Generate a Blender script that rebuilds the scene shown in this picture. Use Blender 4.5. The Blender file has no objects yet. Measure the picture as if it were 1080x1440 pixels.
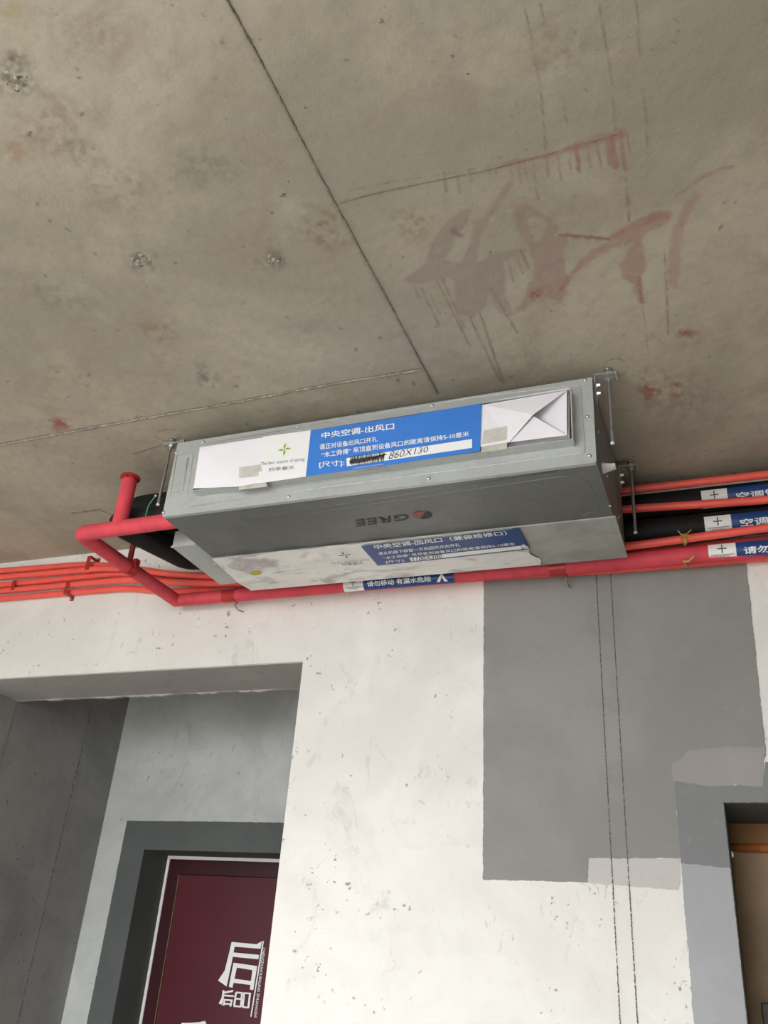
import bpy, bmesh, math, random
import numpy as np
from mathutils import Vector
random.seed(7); rng = np.random.default_rng(7)
scene = bpy.context.scene
COL = scene.collection

# ------------------------------------------------------------------ camera, sky, exposure
H = 1.65                                   # camera height above the floor; coordinates below are relative to the camera
F = 1233.04                                # focal length in pixels of the 1080x1440 frame
R = np.array([[0.93307617, 0.35286627, 0.06967248],
              [-0.10869159, 0.46127747, -0.88057324],
              [-0.34286294, 0.8140691, 0.46876061]])   # rows: right, down, forward
cam = bpy.data.cameras.new('camera'); cam_o = bpy.data.objects.new('camera', cam); COL.objects.link(cam_o)
cam.sensor_fit = 'HORIZONTAL'; cam.sensor_width = 36.0; cam.lens = F * 36 / 1080; cam.clip_start = 0.02
from mathutils import Matrix
M = Matrix.Identity(4)
for i in range(3):
    M[i][0] = R[0][i]; M[i][1] = -R[1][i]; M[i][2] = -R[2][i]
M[0][3], M[1][3], M[2][3] = 0, 0, H
cam_o.matrix_world = M
scene.camera = cam_o
vs = scene.view_settings
vs.view_transform = 'Standard'; vs.look = 'None'; vs.gamma = 1.0; vs.use_curve_mapping = False
vs.exposure = 0.0

world = bpy.data.worlds.new('world'); scene.world = world; world.use_nodes = True
bg = world.node_tree.nodes['Background']
bg.inputs[0].default_value = (0.94, 0.97, 1.0, 1); bg.inputs[1].default_value = 8.15     # even overcast sky

# room extents (metres, relative to the camera)
XL, XR, YF, YW = -2.9, 2.6, -0.7, 2.02
ZF, ZC = -H, 1.137
WX0, WX1, WZ0, WZ1 = -2.3, 0.0, -1.62, 1.0       # balcony opening behind the camera
pl = bpy.data.lights.new('balcony_portal', 'AREA'); pl.shape = 'RECTANGLE'
pl.size = WX1 - WX0; pl.size_y = WZ1 - WZ0; pl.cycles.is_portal = True
plo = bpy.data.objects.new('balcony_portal', pl); COL.objects.link(plo)
plo.location = ((WX0 + WX1) / 2, YF - 0.11, (WZ0 + WZ1) / 2 + H); plo.rotation_euler = (math.radians(90), 0, 0)

# ------------------------------------------------------------------ helpers
def at(px, py, ax, val):
    """pixel -> point on the plane where coordinate ax equals val (relative to the camera)"""
    r = R.T @ np.array([(px - 540) / F, (py - 720) / F, 1.0])
    return r * (val / r[ax])

WORLD = {}
def register(o, loc, parent):
    COL.objects.link(o)
    loc = np.array(loc, float); WORLD[o.name] = loc
    if parent is not None:
        o.parent = parent; o.location = tuple(loc - WORLD[parent.name])
    else:
        o.location = tuple(loc)

def empty(name, loc, parent=None):
    o = bpy.data.objects.new(name, None); o.empty_display_size = 0.05
    register(o, (loc[0], loc[1], loc[2] + H), parent)
    return o

def mesh(name, verts, faces, mat, parent=None, smooth=False, center=True):
    v = np.array(verts, float).reshape(-1, 3).copy(); v[:, 2] += H
    lo, hi = v.min(0), v.max(0)
    org = np.array([(lo[0] + hi[0]) / 2, (lo[1] + hi[1]) / 2, lo[2]]) if center else np.zeros(3)
    me = bpy.data.meshes.new(name)
    me.from_pydata([tuple(p) for p in (v - org)], [], faces)
    me.materials.append(mat)
    if smooth: me.polygons.foreach_set('use_smooth', [True] * len(me.polygons))
    me.update()
    o = bpy.data.objects.new(name, me)
    register(o, org, parent)
    return o

def tag(o, label=None, cat=None, group=None, kind=None):
    if label: o['label'] = label
    if cat: o['category'] = cat
    if group: o['group'] = group
    if kind: o['kind'] = kind
    return o

class MB:
    def __init__(s): s.v = []; s.f = []
    def add(s, v, f):
        n = len(s.v); s.v += [tuple(p) for p in v]; s.f += [tuple(i + n for i in q) for q in f]; return s
    def box(s, x0, x1, y0, y1, z0, z1):
        v = [(x, y, z) for z in (z0, z1) for y in (y0, y1) for x in (x0, x1)]
        return s.add(v, [(0, 2, 3, 1), (4, 5, 7, 6), (0, 1, 5, 4), (2, 6, 7, 3), (0, 4, 6, 2), (1, 3, 7, 5)])
    def bbox(s, x0, x1, y0, y1, z0, z1, b=0.003):
        """box with chamfered edges"""
        bm = bmesh.new(); bmesh.ops.create_cube(bm, size=1)
        for q in bm.verts:
            q.co = ((x0 + x1) / 2 + q.co.x * (x1 - x0), (y0 + y1) / 2 + q.co.y * (y1 - y0), (z0 + z1) / 2 + q.co.z * (z1 - z0))
        bmesh.ops.bevel(bm, geom=list(bm.edges), offset=b, segments=2, affect='EDGES', profile=0.5)
        s.bm(bm); return s
    def bm(s, bm):
        bm.verts.index_update()
        s.add([q.co[:] for q in bm.verts], [tuple(q.index for q in f.verts) for f in bm.faces]); bm.free(); return s
    def prism(s, pts, d):
        """polygon pts extruded by vector d"""
        n = len(pts); a = [np.array(p, float) for p in pts]; b = [p + np.array(d) for p in a]
        return s.add(a + b, [tuple(range(n)), tuple(range(2 * n - 1, n - 1, -1))] + [(i, i + n, (i + 1) % n + n, (i + 1) % n) for i in range(n)])
    def tube(s, pts, r, seg=16, caps=True):
        P = [np.array(p, float) for p in pts]; n = len(P)
        rs = list(r) if hasattr(r, '__len__') else [r] * n
        T = []
        for i in range(n):
            prev = [P[i] - P[j] for j in range(i - 1, -1, -1) if np.linalg.norm(P[i] - P[j]) > 1e-7]
            nxt = [P[j] - P[i] for j in range(i + 1, n) if np.linalg.norm(P[i] - P[j]) > 1e-7] if i < n - 1 else []
            a = prev[0] if prev else nxt[0]; b = nxt[0] if nxt else prev[0]
            a = a / max(np.linalg.norm(a), 1e-9); b = b / max(np.linalg.norm(b), 1e-9); t = a + b
            T.append((t / max(np.linalg.norm(t), 1e-9), a, b))
        t0 = T[0][0]; u = np.cross(t0, [0, 0, 1]) if abs(t0[2]) < 0.9 else np.cross(t0, [1, 0, 0]); u /= np.linalg.norm(u)
        vs_ = []
        for i in range(n):
            t, a, b = T[i]
            if i > 0:
                u = u - t * np.dot(u, t); u /= np.linalg.norm(u)
            w = np.cross(t, u)
            c = max(0.3, abs(np.dot(a, t)))                  # widen at a mitre
            m = np.cross(a, b); ln = np.linalg.norm(m)
            for k in range(seg):
                th = 2 * math.pi * k / seg
                d = u * math.cos(th) + w * math.sin(th)
                if ln > 1e-6 and c < 0.999:
                    mm = np.cross(m / ln, t); d = d + mm * np.dot(d, mm) * (1 / c - 1)
                vs_.append(P[i] + d * rs[i])
        f = [(i * seg + k, i * seg + (k + 1) % seg, (i + 1) * seg + (k + 1) % seg, (i + 1) * seg + k) for i in range(n - 1) for k in range(seg)]
        if caps: f += [tuple(range(seg - 1, -1, -1)), tuple(range((n - 1) * seg, n * seg))]
        return s.add(vs_, f)
    def build(s, name, mat, parent=None, smooth=False):
        o = mesh(name, s.v, s.f, mat, parent, smooth)
        return o

def autosmooth(o, ang=40):
    bm = bmesh.new(); bm.from_mesh(o.data)
    bmesh.ops.recalc_face_normals(bm, faces=bm.faces)
    for f in bm.faces: f.smooth = True
    for e in bm.edges:
        e.smooth = not (len(e.link_faces) == 2 and e.calc_face_angle(0) > math.radians(ang))
    bm.to_mesh(o.data); bm.free(); return o

def bend(pts, rad, n=6):
    """polyline with rounded corners"""
    P = [np.array(p, float) for p in pts]; out = [P[0]]
    for i in range(1, len(P) - 1):
        a = P[i - 1] - P[i]; b = P[i + 1] - P[i]
        la, lb = np.linalg.norm(a), np.linalg.norm(b); d = min(rad, la * .45, lb * .45)
        A = P[i] + a / la * d; B = P[i] + b / lb * d
        for k in range(n + 1):
            t = k / n; out.append((1 - t) ** 2 * A + 2 * t * (1 - t) * P[i] + t * t * B)
    out.append(P[-1]); return out

def spline(pts, n=8):
    P = [np.array(p, float) for p in pts]; P = [2 * P[0] - P[1]] + P + [2 * P[-1] - P[-2]]; out = []
    for i in range(1, len(P) - 2):
        for k in range(n):
            t = k / n
            out.append(0.5 * (2 * P[i] + (P[i + 1] - P[i - 1]) * t + (2 * P[i - 1] - 5 * P[i] + 4 * P[i + 1] - P[i + 2]) * t * t + (3 * P[i] - P[i - 1] - 3 * P[i + 1] + P[i + 2]) * t ** 3))
    out.append(P[-2]); return out

# ------------------------------------------------------------------ materials
def mat_new(name):
    m = bpy.data.materials.new(name); m.use_nodes = True
    nt = m.node_tree; b = nt.nodes['Principled BSDF']; return m, nt, b

def node(nt, t, **kw):
    n = nt.nodes.new(t)
    for k, v in kw.items():
        if k.startswith('i_'):
            n.inputs[k[2:].replace('_', ' ')].default_value = v
        else: setattr(n, k, v)
    return n

def noise(nt, vec, scale, detail=4, rough=0.55, dist=0.0):
    n = node(nt, 'ShaderNodeTexNoise'); n.inputs['Scale'].default_value = scale; n.inputs['Detail'].default_value = detail
    n.inputs['Roughness'].default_value = rough; n.inputs['Distortion'].default_value = dist
    nt.links.new(vec, n.inputs['Vector']); return n.outputs['Fac']

def ramp(nt, fac, a, b, ca=0.0, cb=1.0):
    n = node(nt, 'ShaderNodeMapRange', interpolation_type='SMOOTHSTEP')
    n.inputs['From Min'].default_value = a; n.inputs['From Max'].default_value = b
    n.inputs['To Min'].default_value = ca; n.inputs['To Max'].default_value = cb
    nt.links.new(fac, n.inputs['Value']); return n.outputs['Result']

def mixc(nt, fac, a, b, mode='MIX'):
    n = node(nt, 'ShaderNodeMix', data_type='RGBA', blend_type=mode)
    for sock, v in ((n.inputs[0], fac), (n.inputs[6], a), (n.inputs[7], b)):
        if isinstance(v, (int, float)): sock.default_value = v
        elif isinstance(v, tuple): sock.default_value = (*v, 1) if len(v) == 3 else v
        else: nt.links.new(v, sock)
    return n.outputs[2]

def math_(nt, op, a, b):
    n = node(nt, 'ShaderNodeMath', operation=op)
    for s, v in ((n.inputs[0], a), (n.inputs[1], b)):
        if isinstance(v, (int, float)): s.default_value = v
        else: nt.links.new(v, s)
    return n.outputs[0]

def bump(nt, b, height, strength=0.3, dist=0.002):
    n = node(nt, 'ShaderNodeBump'); n.inputs['Strength'].default_value = strength; n.inputs['Distance'].default_value = dist
    nt.links.new(height, n.inputs['Height']); nt.links.new(n.outputs['Normal'], b.inputs['Normal'])

def geo_pos(nt):
    return node(nt, 'ShaderNodeNewGeometry').outputs['Position']

def stretch(nt, vec, sc):
    n = node(nt, 'ShaderNodeMapping'); n.inputs['Scale'].default_value = sc
    nt.links.new(vec, n.inputs['Vector']); return n.outputs['Vector']

def plaster(name, light, dark, pit=(0.2, 0.19, 0.17), pits=1.0, scale=1.0, rough=0.9):
    """trowelled plaster: broad mottling, cloudy wear, small pits"""
    m, nt, b = mat_new(name); p = geo_pos(nt)
    c = mixc(nt, ramp(nt, noise(nt, p, 2.2 * scale, 5, 0.6, 0.4), 0.38, 0.66), light, dark)
    c = mixc(nt, ramp(nt, noise(nt, p, 9 * scale, 6, 0.65, 0.8), 0.46, 0.72, 0, 0.7), c, dark)
    c = mixc(nt, ramp(nt, noise(nt, stretch(nt, p, (1.6, 1, .8)), 5.5 * scale, 6, 0.7, 1.6), 0.58, 0.74, 0, 0.30 * pits), c, pit)
    spots = math_(nt, 'MULTIPLY', ramp(nt, noise(nt, p, 70, 2, 0.5), 0.66, 0.72), ramp(nt, noise(nt, p, 7, 3, 0.6), 0.5, 0.62))
    sm = math_(nt, 'MULTIPLY', ramp(nt, noise(nt, stretch(nt, p, (1, 1, .45)), 34, 4, 0.7, 1.5), 0.60, 0.72), ramp(nt, noise(nt, p, 4.3, 3, 0.6), 0.52, 0.64))
    c = mixc(nt, math_(nt, 'MULTIPLY', spots, 0.75 * pits), c, pit)
    c = mixc(nt, math_(nt, 'MULTIPLY', sm, 0.55 * pits), c, pit)
    nt.links.new(c, b.inputs['Base Color']); b.inputs['Roughness'].default_value = rough
    b.inputs['Specular IOR Level'].default_value = 0.2
    bump(nt, b, math_(nt, 'ADD', noise(nt, p, 60, 6, 0.7), math_(nt, 'MULTIPLY', noise(nt, p, 8, 4), 2.0)), 0.25, 0.004)
    return m

def flat(name, col, rough=0.6, metal=0.0, var=0.08, scale=30.0, spec=0.4, emboss=0.0, trans=0.0):
    m, nt, b = mat_new(name); p = geo_pos(nt)
    d = tuple(max(0, c * (1 - var * 2)) for c in col)
    c = mixc(nt, ramp(nt, noise(nt, p, scale, 5, 0.6), 0.35, 0.7), col, d)
    nt.links.new(c, b.inputs['Base Color'])
    b.inputs['Roughness'].default_value = rough; b.inputs['Metallic'].default_value = metal
    b.inputs['Specular IOR Level'].default_value = spec
    if trans: b.inputs['Alpha'].default_value = 1 - trans
    if emboss: bump(nt, b, noise(nt, p, scale * 6, 4, 0.6), emboss, 0.001)
    return m

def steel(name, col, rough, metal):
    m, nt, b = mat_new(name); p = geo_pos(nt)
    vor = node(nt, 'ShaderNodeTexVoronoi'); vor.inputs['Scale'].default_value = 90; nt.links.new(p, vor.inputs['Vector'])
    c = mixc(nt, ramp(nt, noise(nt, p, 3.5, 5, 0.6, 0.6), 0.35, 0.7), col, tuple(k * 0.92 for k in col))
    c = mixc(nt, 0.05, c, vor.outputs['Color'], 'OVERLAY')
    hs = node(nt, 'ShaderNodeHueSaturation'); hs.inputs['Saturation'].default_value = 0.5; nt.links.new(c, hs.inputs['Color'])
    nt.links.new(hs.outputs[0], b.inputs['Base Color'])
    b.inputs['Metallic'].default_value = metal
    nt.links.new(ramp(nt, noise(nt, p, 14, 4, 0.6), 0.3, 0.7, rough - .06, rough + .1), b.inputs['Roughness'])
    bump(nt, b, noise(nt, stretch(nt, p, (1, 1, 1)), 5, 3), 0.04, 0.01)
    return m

def concrete_ceiling():
    m, nt, b = mat_new('ceiling_concrete'); p = geo_pos(nt)
    c = mixc(nt, ramp(nt, noise(nt, p, 1.7, 6, 0.62, 0.5), 0.36, 0.64), (0.495, 0.447, 0.355), (0.365, 0.332, 0.265))
    c = mixc(nt, ramp(nt, noise(nt, p, 5.5, 7, 0.68, 0.9), 0.48, 0.72, 0, 0.6), c, (0.36, 0.29, 0.225))
    c = mixc(nt, ramp(nt, noise(nt, p, 4.1, 6, 0.65, 0.7), 0.56, 0.75, 0, 0.45), c, (0.54, 0.52, 0.465))
    c = mixc(nt, ramp(nt, noise(nt, p, 28, 6, 0.72), 0.42, 0.78, 0, 0.42), c, (0.29, 0.265, 0.215))
    spots = math_(nt, 'MULTIPLY', ramp(nt, noise(nt, p, 48, 3, 0.6), 0.68, 0.73), ramp(nt, noise(nt, p, 5, 3, 0.6), 0.48, 0.6))
    c = mixc(nt, math_(nt, 'MULTIPLY', spots, 0.8), c, (0.09, 0.08, 0.07))
    a = node(nt, 'ShaderNodeAttribute', attribute_name='stain_shade')
    # thin washes let the mottled concrete show through
    al = math_(nt, 'MULTIPLY', a.outputs['Alpha'], ramp(nt, noise(nt, p, 38, 6, 0.7), 0.25, 0.6, 0.62, 1.0))
    c = mixc(nt, al, c, a.outputs['Color'])
    nt.links.new(c, b.inputs['Base Color']); b.inputs['Roughness'].default_value = 0.85
    b.inputs['Specular IOR Level'].default_value = 0.25
    bump(nt, b, math_(nt, 'ADD', noise(nt, p, 55, 7, 0.7), math_(nt, 'MULTIPLY', noise(nt, p, 7, 4), 2.0)), 0.3, 0.004)
    return m

def film_white():
    m, nt, b = mat_new('crumpled_film'); p = geo_pos(nt)
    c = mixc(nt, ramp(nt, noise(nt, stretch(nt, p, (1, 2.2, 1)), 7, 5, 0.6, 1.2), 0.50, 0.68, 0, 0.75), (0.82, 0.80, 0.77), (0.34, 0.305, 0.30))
    nt.links.new(c, b.inputs['Base Color']); b.inputs['Roughness'].default_value = 0.45
    bump(nt, b, noise(nt, p, 26, 5, 0.6, 1.0), 0.7, 0.005)
    return m

MT = dict(
    ceiling=concrete_ceiling(),
    seam=flat('seam_mortar', (0.27, 0.245, 0.20), 0.9, var=0.2, scale=60, spec=0.2, emboss=0.4),
    seam_light=flat('seam_pale_mortar', (0.42, 0.40, 0.35), 0.9, var=0.25, scale=60, spec=0.2, emboss=0.4),
    crumb=flat('crumbled_mortar', (0.50, 0.48, 0.42), 0.95, var=0.42, scale=90, spec=0.1, emboss=0.6),
    wall=plaster('wall_white_plaster', (0.80, 0.775, 0.735), (0.70, 0.675, 0.635)),
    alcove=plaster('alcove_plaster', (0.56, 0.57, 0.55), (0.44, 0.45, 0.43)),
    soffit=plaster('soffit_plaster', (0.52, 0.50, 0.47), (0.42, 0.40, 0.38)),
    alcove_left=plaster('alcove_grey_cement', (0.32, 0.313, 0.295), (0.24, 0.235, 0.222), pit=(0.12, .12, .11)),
    patch=plaster('grey_cement_patch', (0.285, 0.277, 0.26), (0.245, 0.238, 0.225), pit=(0.4, 0.39, 0.38), pits=0.25),
    patch_pale=plaster('pale_cement_patch', (0.55, 0.525, 0.50), (0.50, 0.475, 0.455), pits=0.3),
    patch_pink=plaster('pinkish_cement_patch', (0.345, 0.318, 0.30), (0.30, 0.28, 0.27), pits=0.2),
    patch_blue=plaster('bluish_cement_patch', (0.235, 0.24, 0.24), (0.20, 0.205, 0.205), pit=(0.4, 0.4, 0.4), pits=0.3),
    patch_blue2=plaster('light_bluish_cement_patch', (0.40, 0.405, 0.41), (0.34, 0.345, 0.35), pit=(0.25, 0.25, 0.25), pits=0.2),
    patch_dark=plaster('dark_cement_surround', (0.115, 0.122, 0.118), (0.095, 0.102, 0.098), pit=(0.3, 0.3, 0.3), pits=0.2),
    line=flat('chalk_line_ink', (0.12, 0.115, 0.11), 0.9, spec=0.1),
    floor=plaster('floor_screed', (0.31, 0.28, 0.235), (0.26, 0.235, 0.20)),
    roomwall=plaster('room_plaster', (0.66, 0.64, 0.60), (0.58, 0.56, 0.53)),
    ground=plaster('bounce_ground', (0.42, 0.40, 0.365), (0.36, 0.345, 0.32)),
    steel=steel('galvanised_steel', (0.48, 0.52, 0.495), 0.40, 0.3),
    steel_shaded=steel('galvanised_steel_shaded', (0.17, 0.175, 0.16), 0.45, 0.35),  # front plate steel again, darkened to paint in the underside's shade
    chrome=flat('zinc_screw', (0.75, 0.75, 0.74), 0.28, 0.9, var=0.05),
    rod=flat('threaded_zinc', (0.42, 0.42, 0.41), 0.4, 0.8, var=0.1, scale=200),
    paper=flat('white_paper', (0.87, 0.85, 0.90), 0.75, var=0.02, scale=4, spec=0.2),
    label_white=flat('label_white', (0.86, 0.86, 0.86), 0.35, var=0.01),
    blue=flat('label_blue', (0.055, 0.225, 0.70), 0.3, var=0.05, scale=6),
    blue_dk=flat('label_dark_blue', (0.017, 0.062, 0.22), 0.3, var=0.06, scale=8),
    ink_white=flat('printed_white', (0.88, 0.88, 0.88), 0.5, var=0.01),
    ink_grey=flat('printed_grey', (0.20, 0.20, 0.19), 0.6, var=0.02),
    ink_black=flat('marker_black', (0.012, 0.010, 0.009), 0.45, var=0.1),
    ink_brown=flat('scribble_brown_black', (0.03, 0.02, 0.014), 0.5, var=0.2, scale=200),
    ink_red=flat('logo_red', (0.33, 0.07, 0.06), 0.5),
    green=flat('logo_green', (0.30, 0.50, 0.03), 0.5),
    green_dk=flat('logo_dark_green', (0.10, 0.12, 0.05), 0.5),
    yellow=flat('yellow_mark', (0.60, 0.48, 0.08), 0.6),
    tape=flat('clear_packing_tape', (0.72, 0.70, 0.62), 0.18, var=0.1, scale=40, trans=0.25, emboss=0.3),
    film=film_white(),
    board=flat('grey_film_board', (0.40, 0.395, 0.37), 0.5, var=0.12, scale=14, emboss=0.15),
    drain=flat('red_pipe_insulation', (0.74, 0.078, 0.105), 0.55, var=0.1, scale=18, spec=0.3, emboss=0.08),
    drain_tape=flat('red_tape_band', (0.50, 0.035, 0.035), 0.3, var=0.1, scale=30),
    conduit=flat('orange_red_conduit', (0.93, 0.125, 0.095), 0.38, var=0.06, scale=16, spec=0.4),
    clip=flat('dark_red_clip', (0.42, 0.03, 0.025), 0.4, var=0.1),
    black=flat('black_foam_insulation', (0.012, 0.012, 0.012), 0.65, var=0.15, scale=60, spec=0.3),
    pvc=flat('white_pvc', (0.80, 0.79, 0.77), 0.4, var=0.03),
    teal=flat('teal_wire', (0.10, 0.38, 0.30), 0.4),
    wire=flat('yellow_tie_wire', (0.60, 0.40, 0.10), 0.4, var=0.1, scale=200),
    maroon=flat('maroon_film', (0.095, 0.018, 0.026), 0.32, var=0.05, scale=5),
    maroon_dk=flat('maroon_frame', (0.045, 0.010, 0.014), 0.35, var=0.08, scale=8),
    trim=flat('white_foam_seal', (0.80, 0.77, 0.76), 0.6, var=0.03),
    gold=flat('brass_edge', (0.5, 0.38, 0.2), 0.35, 0.7),
    brown=flat('brown_board', (0.40, 0.27, 0.16), 0.6, var=0.14, scale=5),
    brown_dk=flat('brown_frame_board', (0.36, 0.17, 0.055), 0.6, var=0.1, scale=6),
    dark_metal=flat('dark_lock_plate', (0.05, 0.045, 0.04), 0.4, 0.5),
)

# ------------------------------------------------------------------ text
def glyphs(body, bold=0.0, shear=0.0):
    c = bpy.data.curves.new('text', 'FONT'); c.body = body; c.offset = bold if body.isascii() else 0.0; c.shear = shear; c.resolution_u = 3
    o = bpy.data.objects.new('text', c); COL.objects.link(o); bpy.context.view_layer.update()
    me = bpy.data.meshes.new_from_object(o.evaluated_get(bpy.context.evaluated_depsgraph_get()))
    v = np.array([q.co[:] for q in me.vertices]); f = [tuple(p.vertices) for p in me.polygons]
    bpy.data.objects.remove(o); bpy.data.curves.remove(c); bpy.data.meshes.remove(me)
    lay = np.zeros(len(v))
    if bold > 0 and not body.isascii():                       # heavier strokes: the glyph struck again slightly shifted
        d = bold * 0.55; n0 = len(v); f0 = f; sh = [(d, 0), (-d, 0), (0, d), (0, -d)]
        v = np.concatenate([v + np.array([a, b, 0]) for a, b in sh]); f = [tuple(i + k * n0 for i in q) for k in range(4) for q in f0]; lay = np.repeat(np.arange(4.), n0)
    lo, hi = v.min(0), v.max(0)
    uv = (v[:, :2] - lo[:2]) / (hi[:2] - lo[:2]); return uv, f, lay * 5e-5

def text_quad(name, body, q, mat, parent, bold=0.02, shear=0.0):
    """q: bottom-left, bottom-right, top-right, top-left points"""
    uv, f, lay = glyphs(body, bold, shear); A, B, C, D = [np.array(p, float) for p in q]
    u = uv[:, :1]; w = uv[:, 1:]
    v = A * (1 - u) * (1 - w) + B * u * (1 - w) + C * u * w + D * (1 - u) * w
    nr = np.cross(B - A, D - A); v = v + lay[:, None] * (nr / np.linalg.norm(nr))
    return mesh(name, v, f, mat, parent)

def poly(name, pts, mat, parent, d=None):
    """flat sheet with a little thickness d"""
    m = MB()
    if d is None: m.add(pts, [tuple(range(len(pts)))])
    else: m.prism(pts, d)
    return m.build(name, mat, parent)

# ------------------------------------------------------------------ structure: floor, walls, alcove
YB_L, YB_R = 2.235, 2.28                         # rear faces of the partition, left and right part
OX0, OX1, OZ = -2.21, -1.051, 0.730              # opening on the left
DX0, DX1, DZ = -0.0325, 0.80, 0.374              # doorway on the right
AY = 2.809                                       # rear wall of the alcove
def struct(mb, name, mat):
    return tag(mb.build(name, mat), kind='structure')
s = MB().box(XL - .2, XR + .2, YF - .2, 4.0, ZF - .15, ZF); floor = struct(s, 'floor', MT['floor'])
floor['label'] = 'grey cement screed floor of the bare room'
w = MB()
w.box(XL, OX0, YW, YB_L, ZF, ZC)
w.box(OX1, -0.60, YW, YB_L, ZF, ZC)
w.box(-0.60, DX0, YW, YB_R, ZF, ZC)
w.box(DX0, DX1, YW, YB_R, DZ, ZC)
w.box(DX1, XR, YW, YB_R, ZF, ZC)
w.box(OX0, OX1, YW, YB_L, OZ + .004, ZC)
wall_back = struct(w, 'wall_back', MT['wall'])
wall_back['label'] = 'white plastered wall under the pipes with grey cement patches'
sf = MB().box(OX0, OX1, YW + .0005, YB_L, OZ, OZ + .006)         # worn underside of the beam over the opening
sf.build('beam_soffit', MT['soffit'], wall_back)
lip = MB(); nn = 150; zz = 0.0; ps = []
for i in range(nn + 1):
    zz = 0.72 * zz + random.uniform(-.004, .0045); ps.append((OX0 + (OX1 - OX0) * i / nn, max(0.0005, .0025 + .6 * zz)))
for i in range(nn):
    (a, za), (b_, zb) = ps[i], ps[i + 1]
    y0 = YB_L - .003; y1 = YB_L + .010
    lip.add([(a, y0, OZ - za), (b_, y0, OZ - zb), (b_, y0, OZ + .01), (a, y0, OZ + .01), (a, y1, OZ - za), (b_, y1, OZ - zb), (b_, y1, OZ + .01), (a, y1, OZ + .01)],
            [(0, 1, 2, 3), (7, 6, 5, 4), (0, 4, 5, 1)])
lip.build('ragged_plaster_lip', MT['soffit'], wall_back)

def alcove(box, name, mat, label):
    o = struct(MB().box(*box), name, mat); o['label'] = label; return o
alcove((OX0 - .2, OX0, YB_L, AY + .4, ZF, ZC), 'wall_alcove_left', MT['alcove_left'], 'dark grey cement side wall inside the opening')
wl_in = MB().box(OX0 - .001, OX0 + .0015, YW + .001, YB_L + .0005, ZF, OZ)
wl_in.build('jamb_skim', MT['alcove_left'], wall_back)
RX0, RX1, RZ, DY = -2.009, -1.10, 0.349, 2.958     # recess of the maroon door
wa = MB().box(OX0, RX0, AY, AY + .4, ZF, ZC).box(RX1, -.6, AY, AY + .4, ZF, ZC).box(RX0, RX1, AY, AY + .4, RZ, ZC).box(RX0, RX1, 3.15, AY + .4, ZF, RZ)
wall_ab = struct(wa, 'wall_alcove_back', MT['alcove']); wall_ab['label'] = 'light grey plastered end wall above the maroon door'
alcove((-0.6, -0.45, YB_R, AY + .4, ZF, ZC), 'wall_alcove_right', MT['roomwall'], 'plastered partition closing the alcove on the right')
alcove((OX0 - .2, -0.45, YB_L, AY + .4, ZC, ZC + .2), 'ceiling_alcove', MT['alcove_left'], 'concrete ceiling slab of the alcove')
o = struct(MB().box(XL - .2, XL, YF - .2, YB_L, ZF, ZC), 'wall_left', MT['roomwall']); o['label'] = 'plastered left side wall of the room'
o = struct(MB().box(XR, XR + .2, YF - .2, YB_R, ZF, ZC), 'wall_right', MT['roomwall']); o['label'] = 'plastered right side wall of the room'
wf = MB().box(XL, WX0, YF - .2, YF, ZF, ZC).box(WX1, XR, YF - .2, YF, ZF, ZC).box(WX0, WX1, YF - .2, YF, WZ1, ZC)
o = struct(wf, 'wall_front', MT['roomwall']); o['label'] = 'wall with the wide balcony opening behind the viewer'
o = struct(MB().box(-40, 40, -60, YF - .2, ZF - 6.2, ZF - 6.0), 'ground', MT['ground']); o['label'] = 'unseen ground added outside the balcony opening to bounce daylight'  # unseen plane added to bounce daylight up to the ceiling

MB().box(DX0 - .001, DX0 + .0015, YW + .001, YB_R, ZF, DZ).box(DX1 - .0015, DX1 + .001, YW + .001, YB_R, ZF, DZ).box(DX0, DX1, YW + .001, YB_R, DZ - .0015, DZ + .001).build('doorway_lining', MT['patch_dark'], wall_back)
sr = MB().box(-.45, 2.8, 2.6, 2.75, ZF, ZC + .15).box(2.6, 2.8, YB_R, 2.6, ZF, ZC + .15).box(-.45, 2.6, YB_R, 2.6, ZC, ZC + .15)  # unseen shell, added to keep daylight from leaking past the door board
o = struct(sr, 'wall_light_block', MT['roomwall']); o['label'] = 'unseen shell added behind the doorway to stop light leaking in'

# ---- plaster patches: thin skims with ragged edges
def ragged(pts, amp=0.0025, step=0.005):
    out = []
    for i in range(len(pts)):
        a = np.array(pts[i]); b = np.array(pts[(i + 1) % len(pts)]); L = np.linalg.norm(b - a); n = max(1, int(L / step))
        nrm = np.array([-(b - a)[1], (b - a)[0]]) / max(L, 1e-9); k = 0
        for j in range(n):
            k = 0.5 * k + random.uniform(-amp, amp) * .55; out.append(a + (b - a) * j / n + nrm * (k if j else 0))
    return out
def patch(name, pts, mat, y0, th, parent, amp=.0015, label=None):
    pp = ragged(pts, amp); n = len(pp)
    v = [(p[0], y0 - th, p[1]) for p in pp] + [(p[0], y0, p[1]) for p in pp]
    f = [tuple(range(n))] + [(i, i + n, (i + 1) % n + n, (i + 1) % n) for i in range(n)]
    o = mesh(name, v, f, mat, parent)
    if label: o['label'] = label
    return o
patch('plaster_patch', [(-.559, 1.12), (-.546, .207), (-.318, .210), (-.314, .257), (-.127, .262), (-.127, .415), (.047, .440), (.062, .47), (.074, .89), (.078, 1.12)], MT['patch'], YW, .0015, wall_back, label='large grey cement patch')
patch('plaster_patch', [(-.316, .2575), (-.319, .208), (-.137, .2005), (-.131, .215), (-.129, .2615)], MT['patch_pale'], YW, .0012, wall_back, label='pale strip below the large grey patch')
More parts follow.
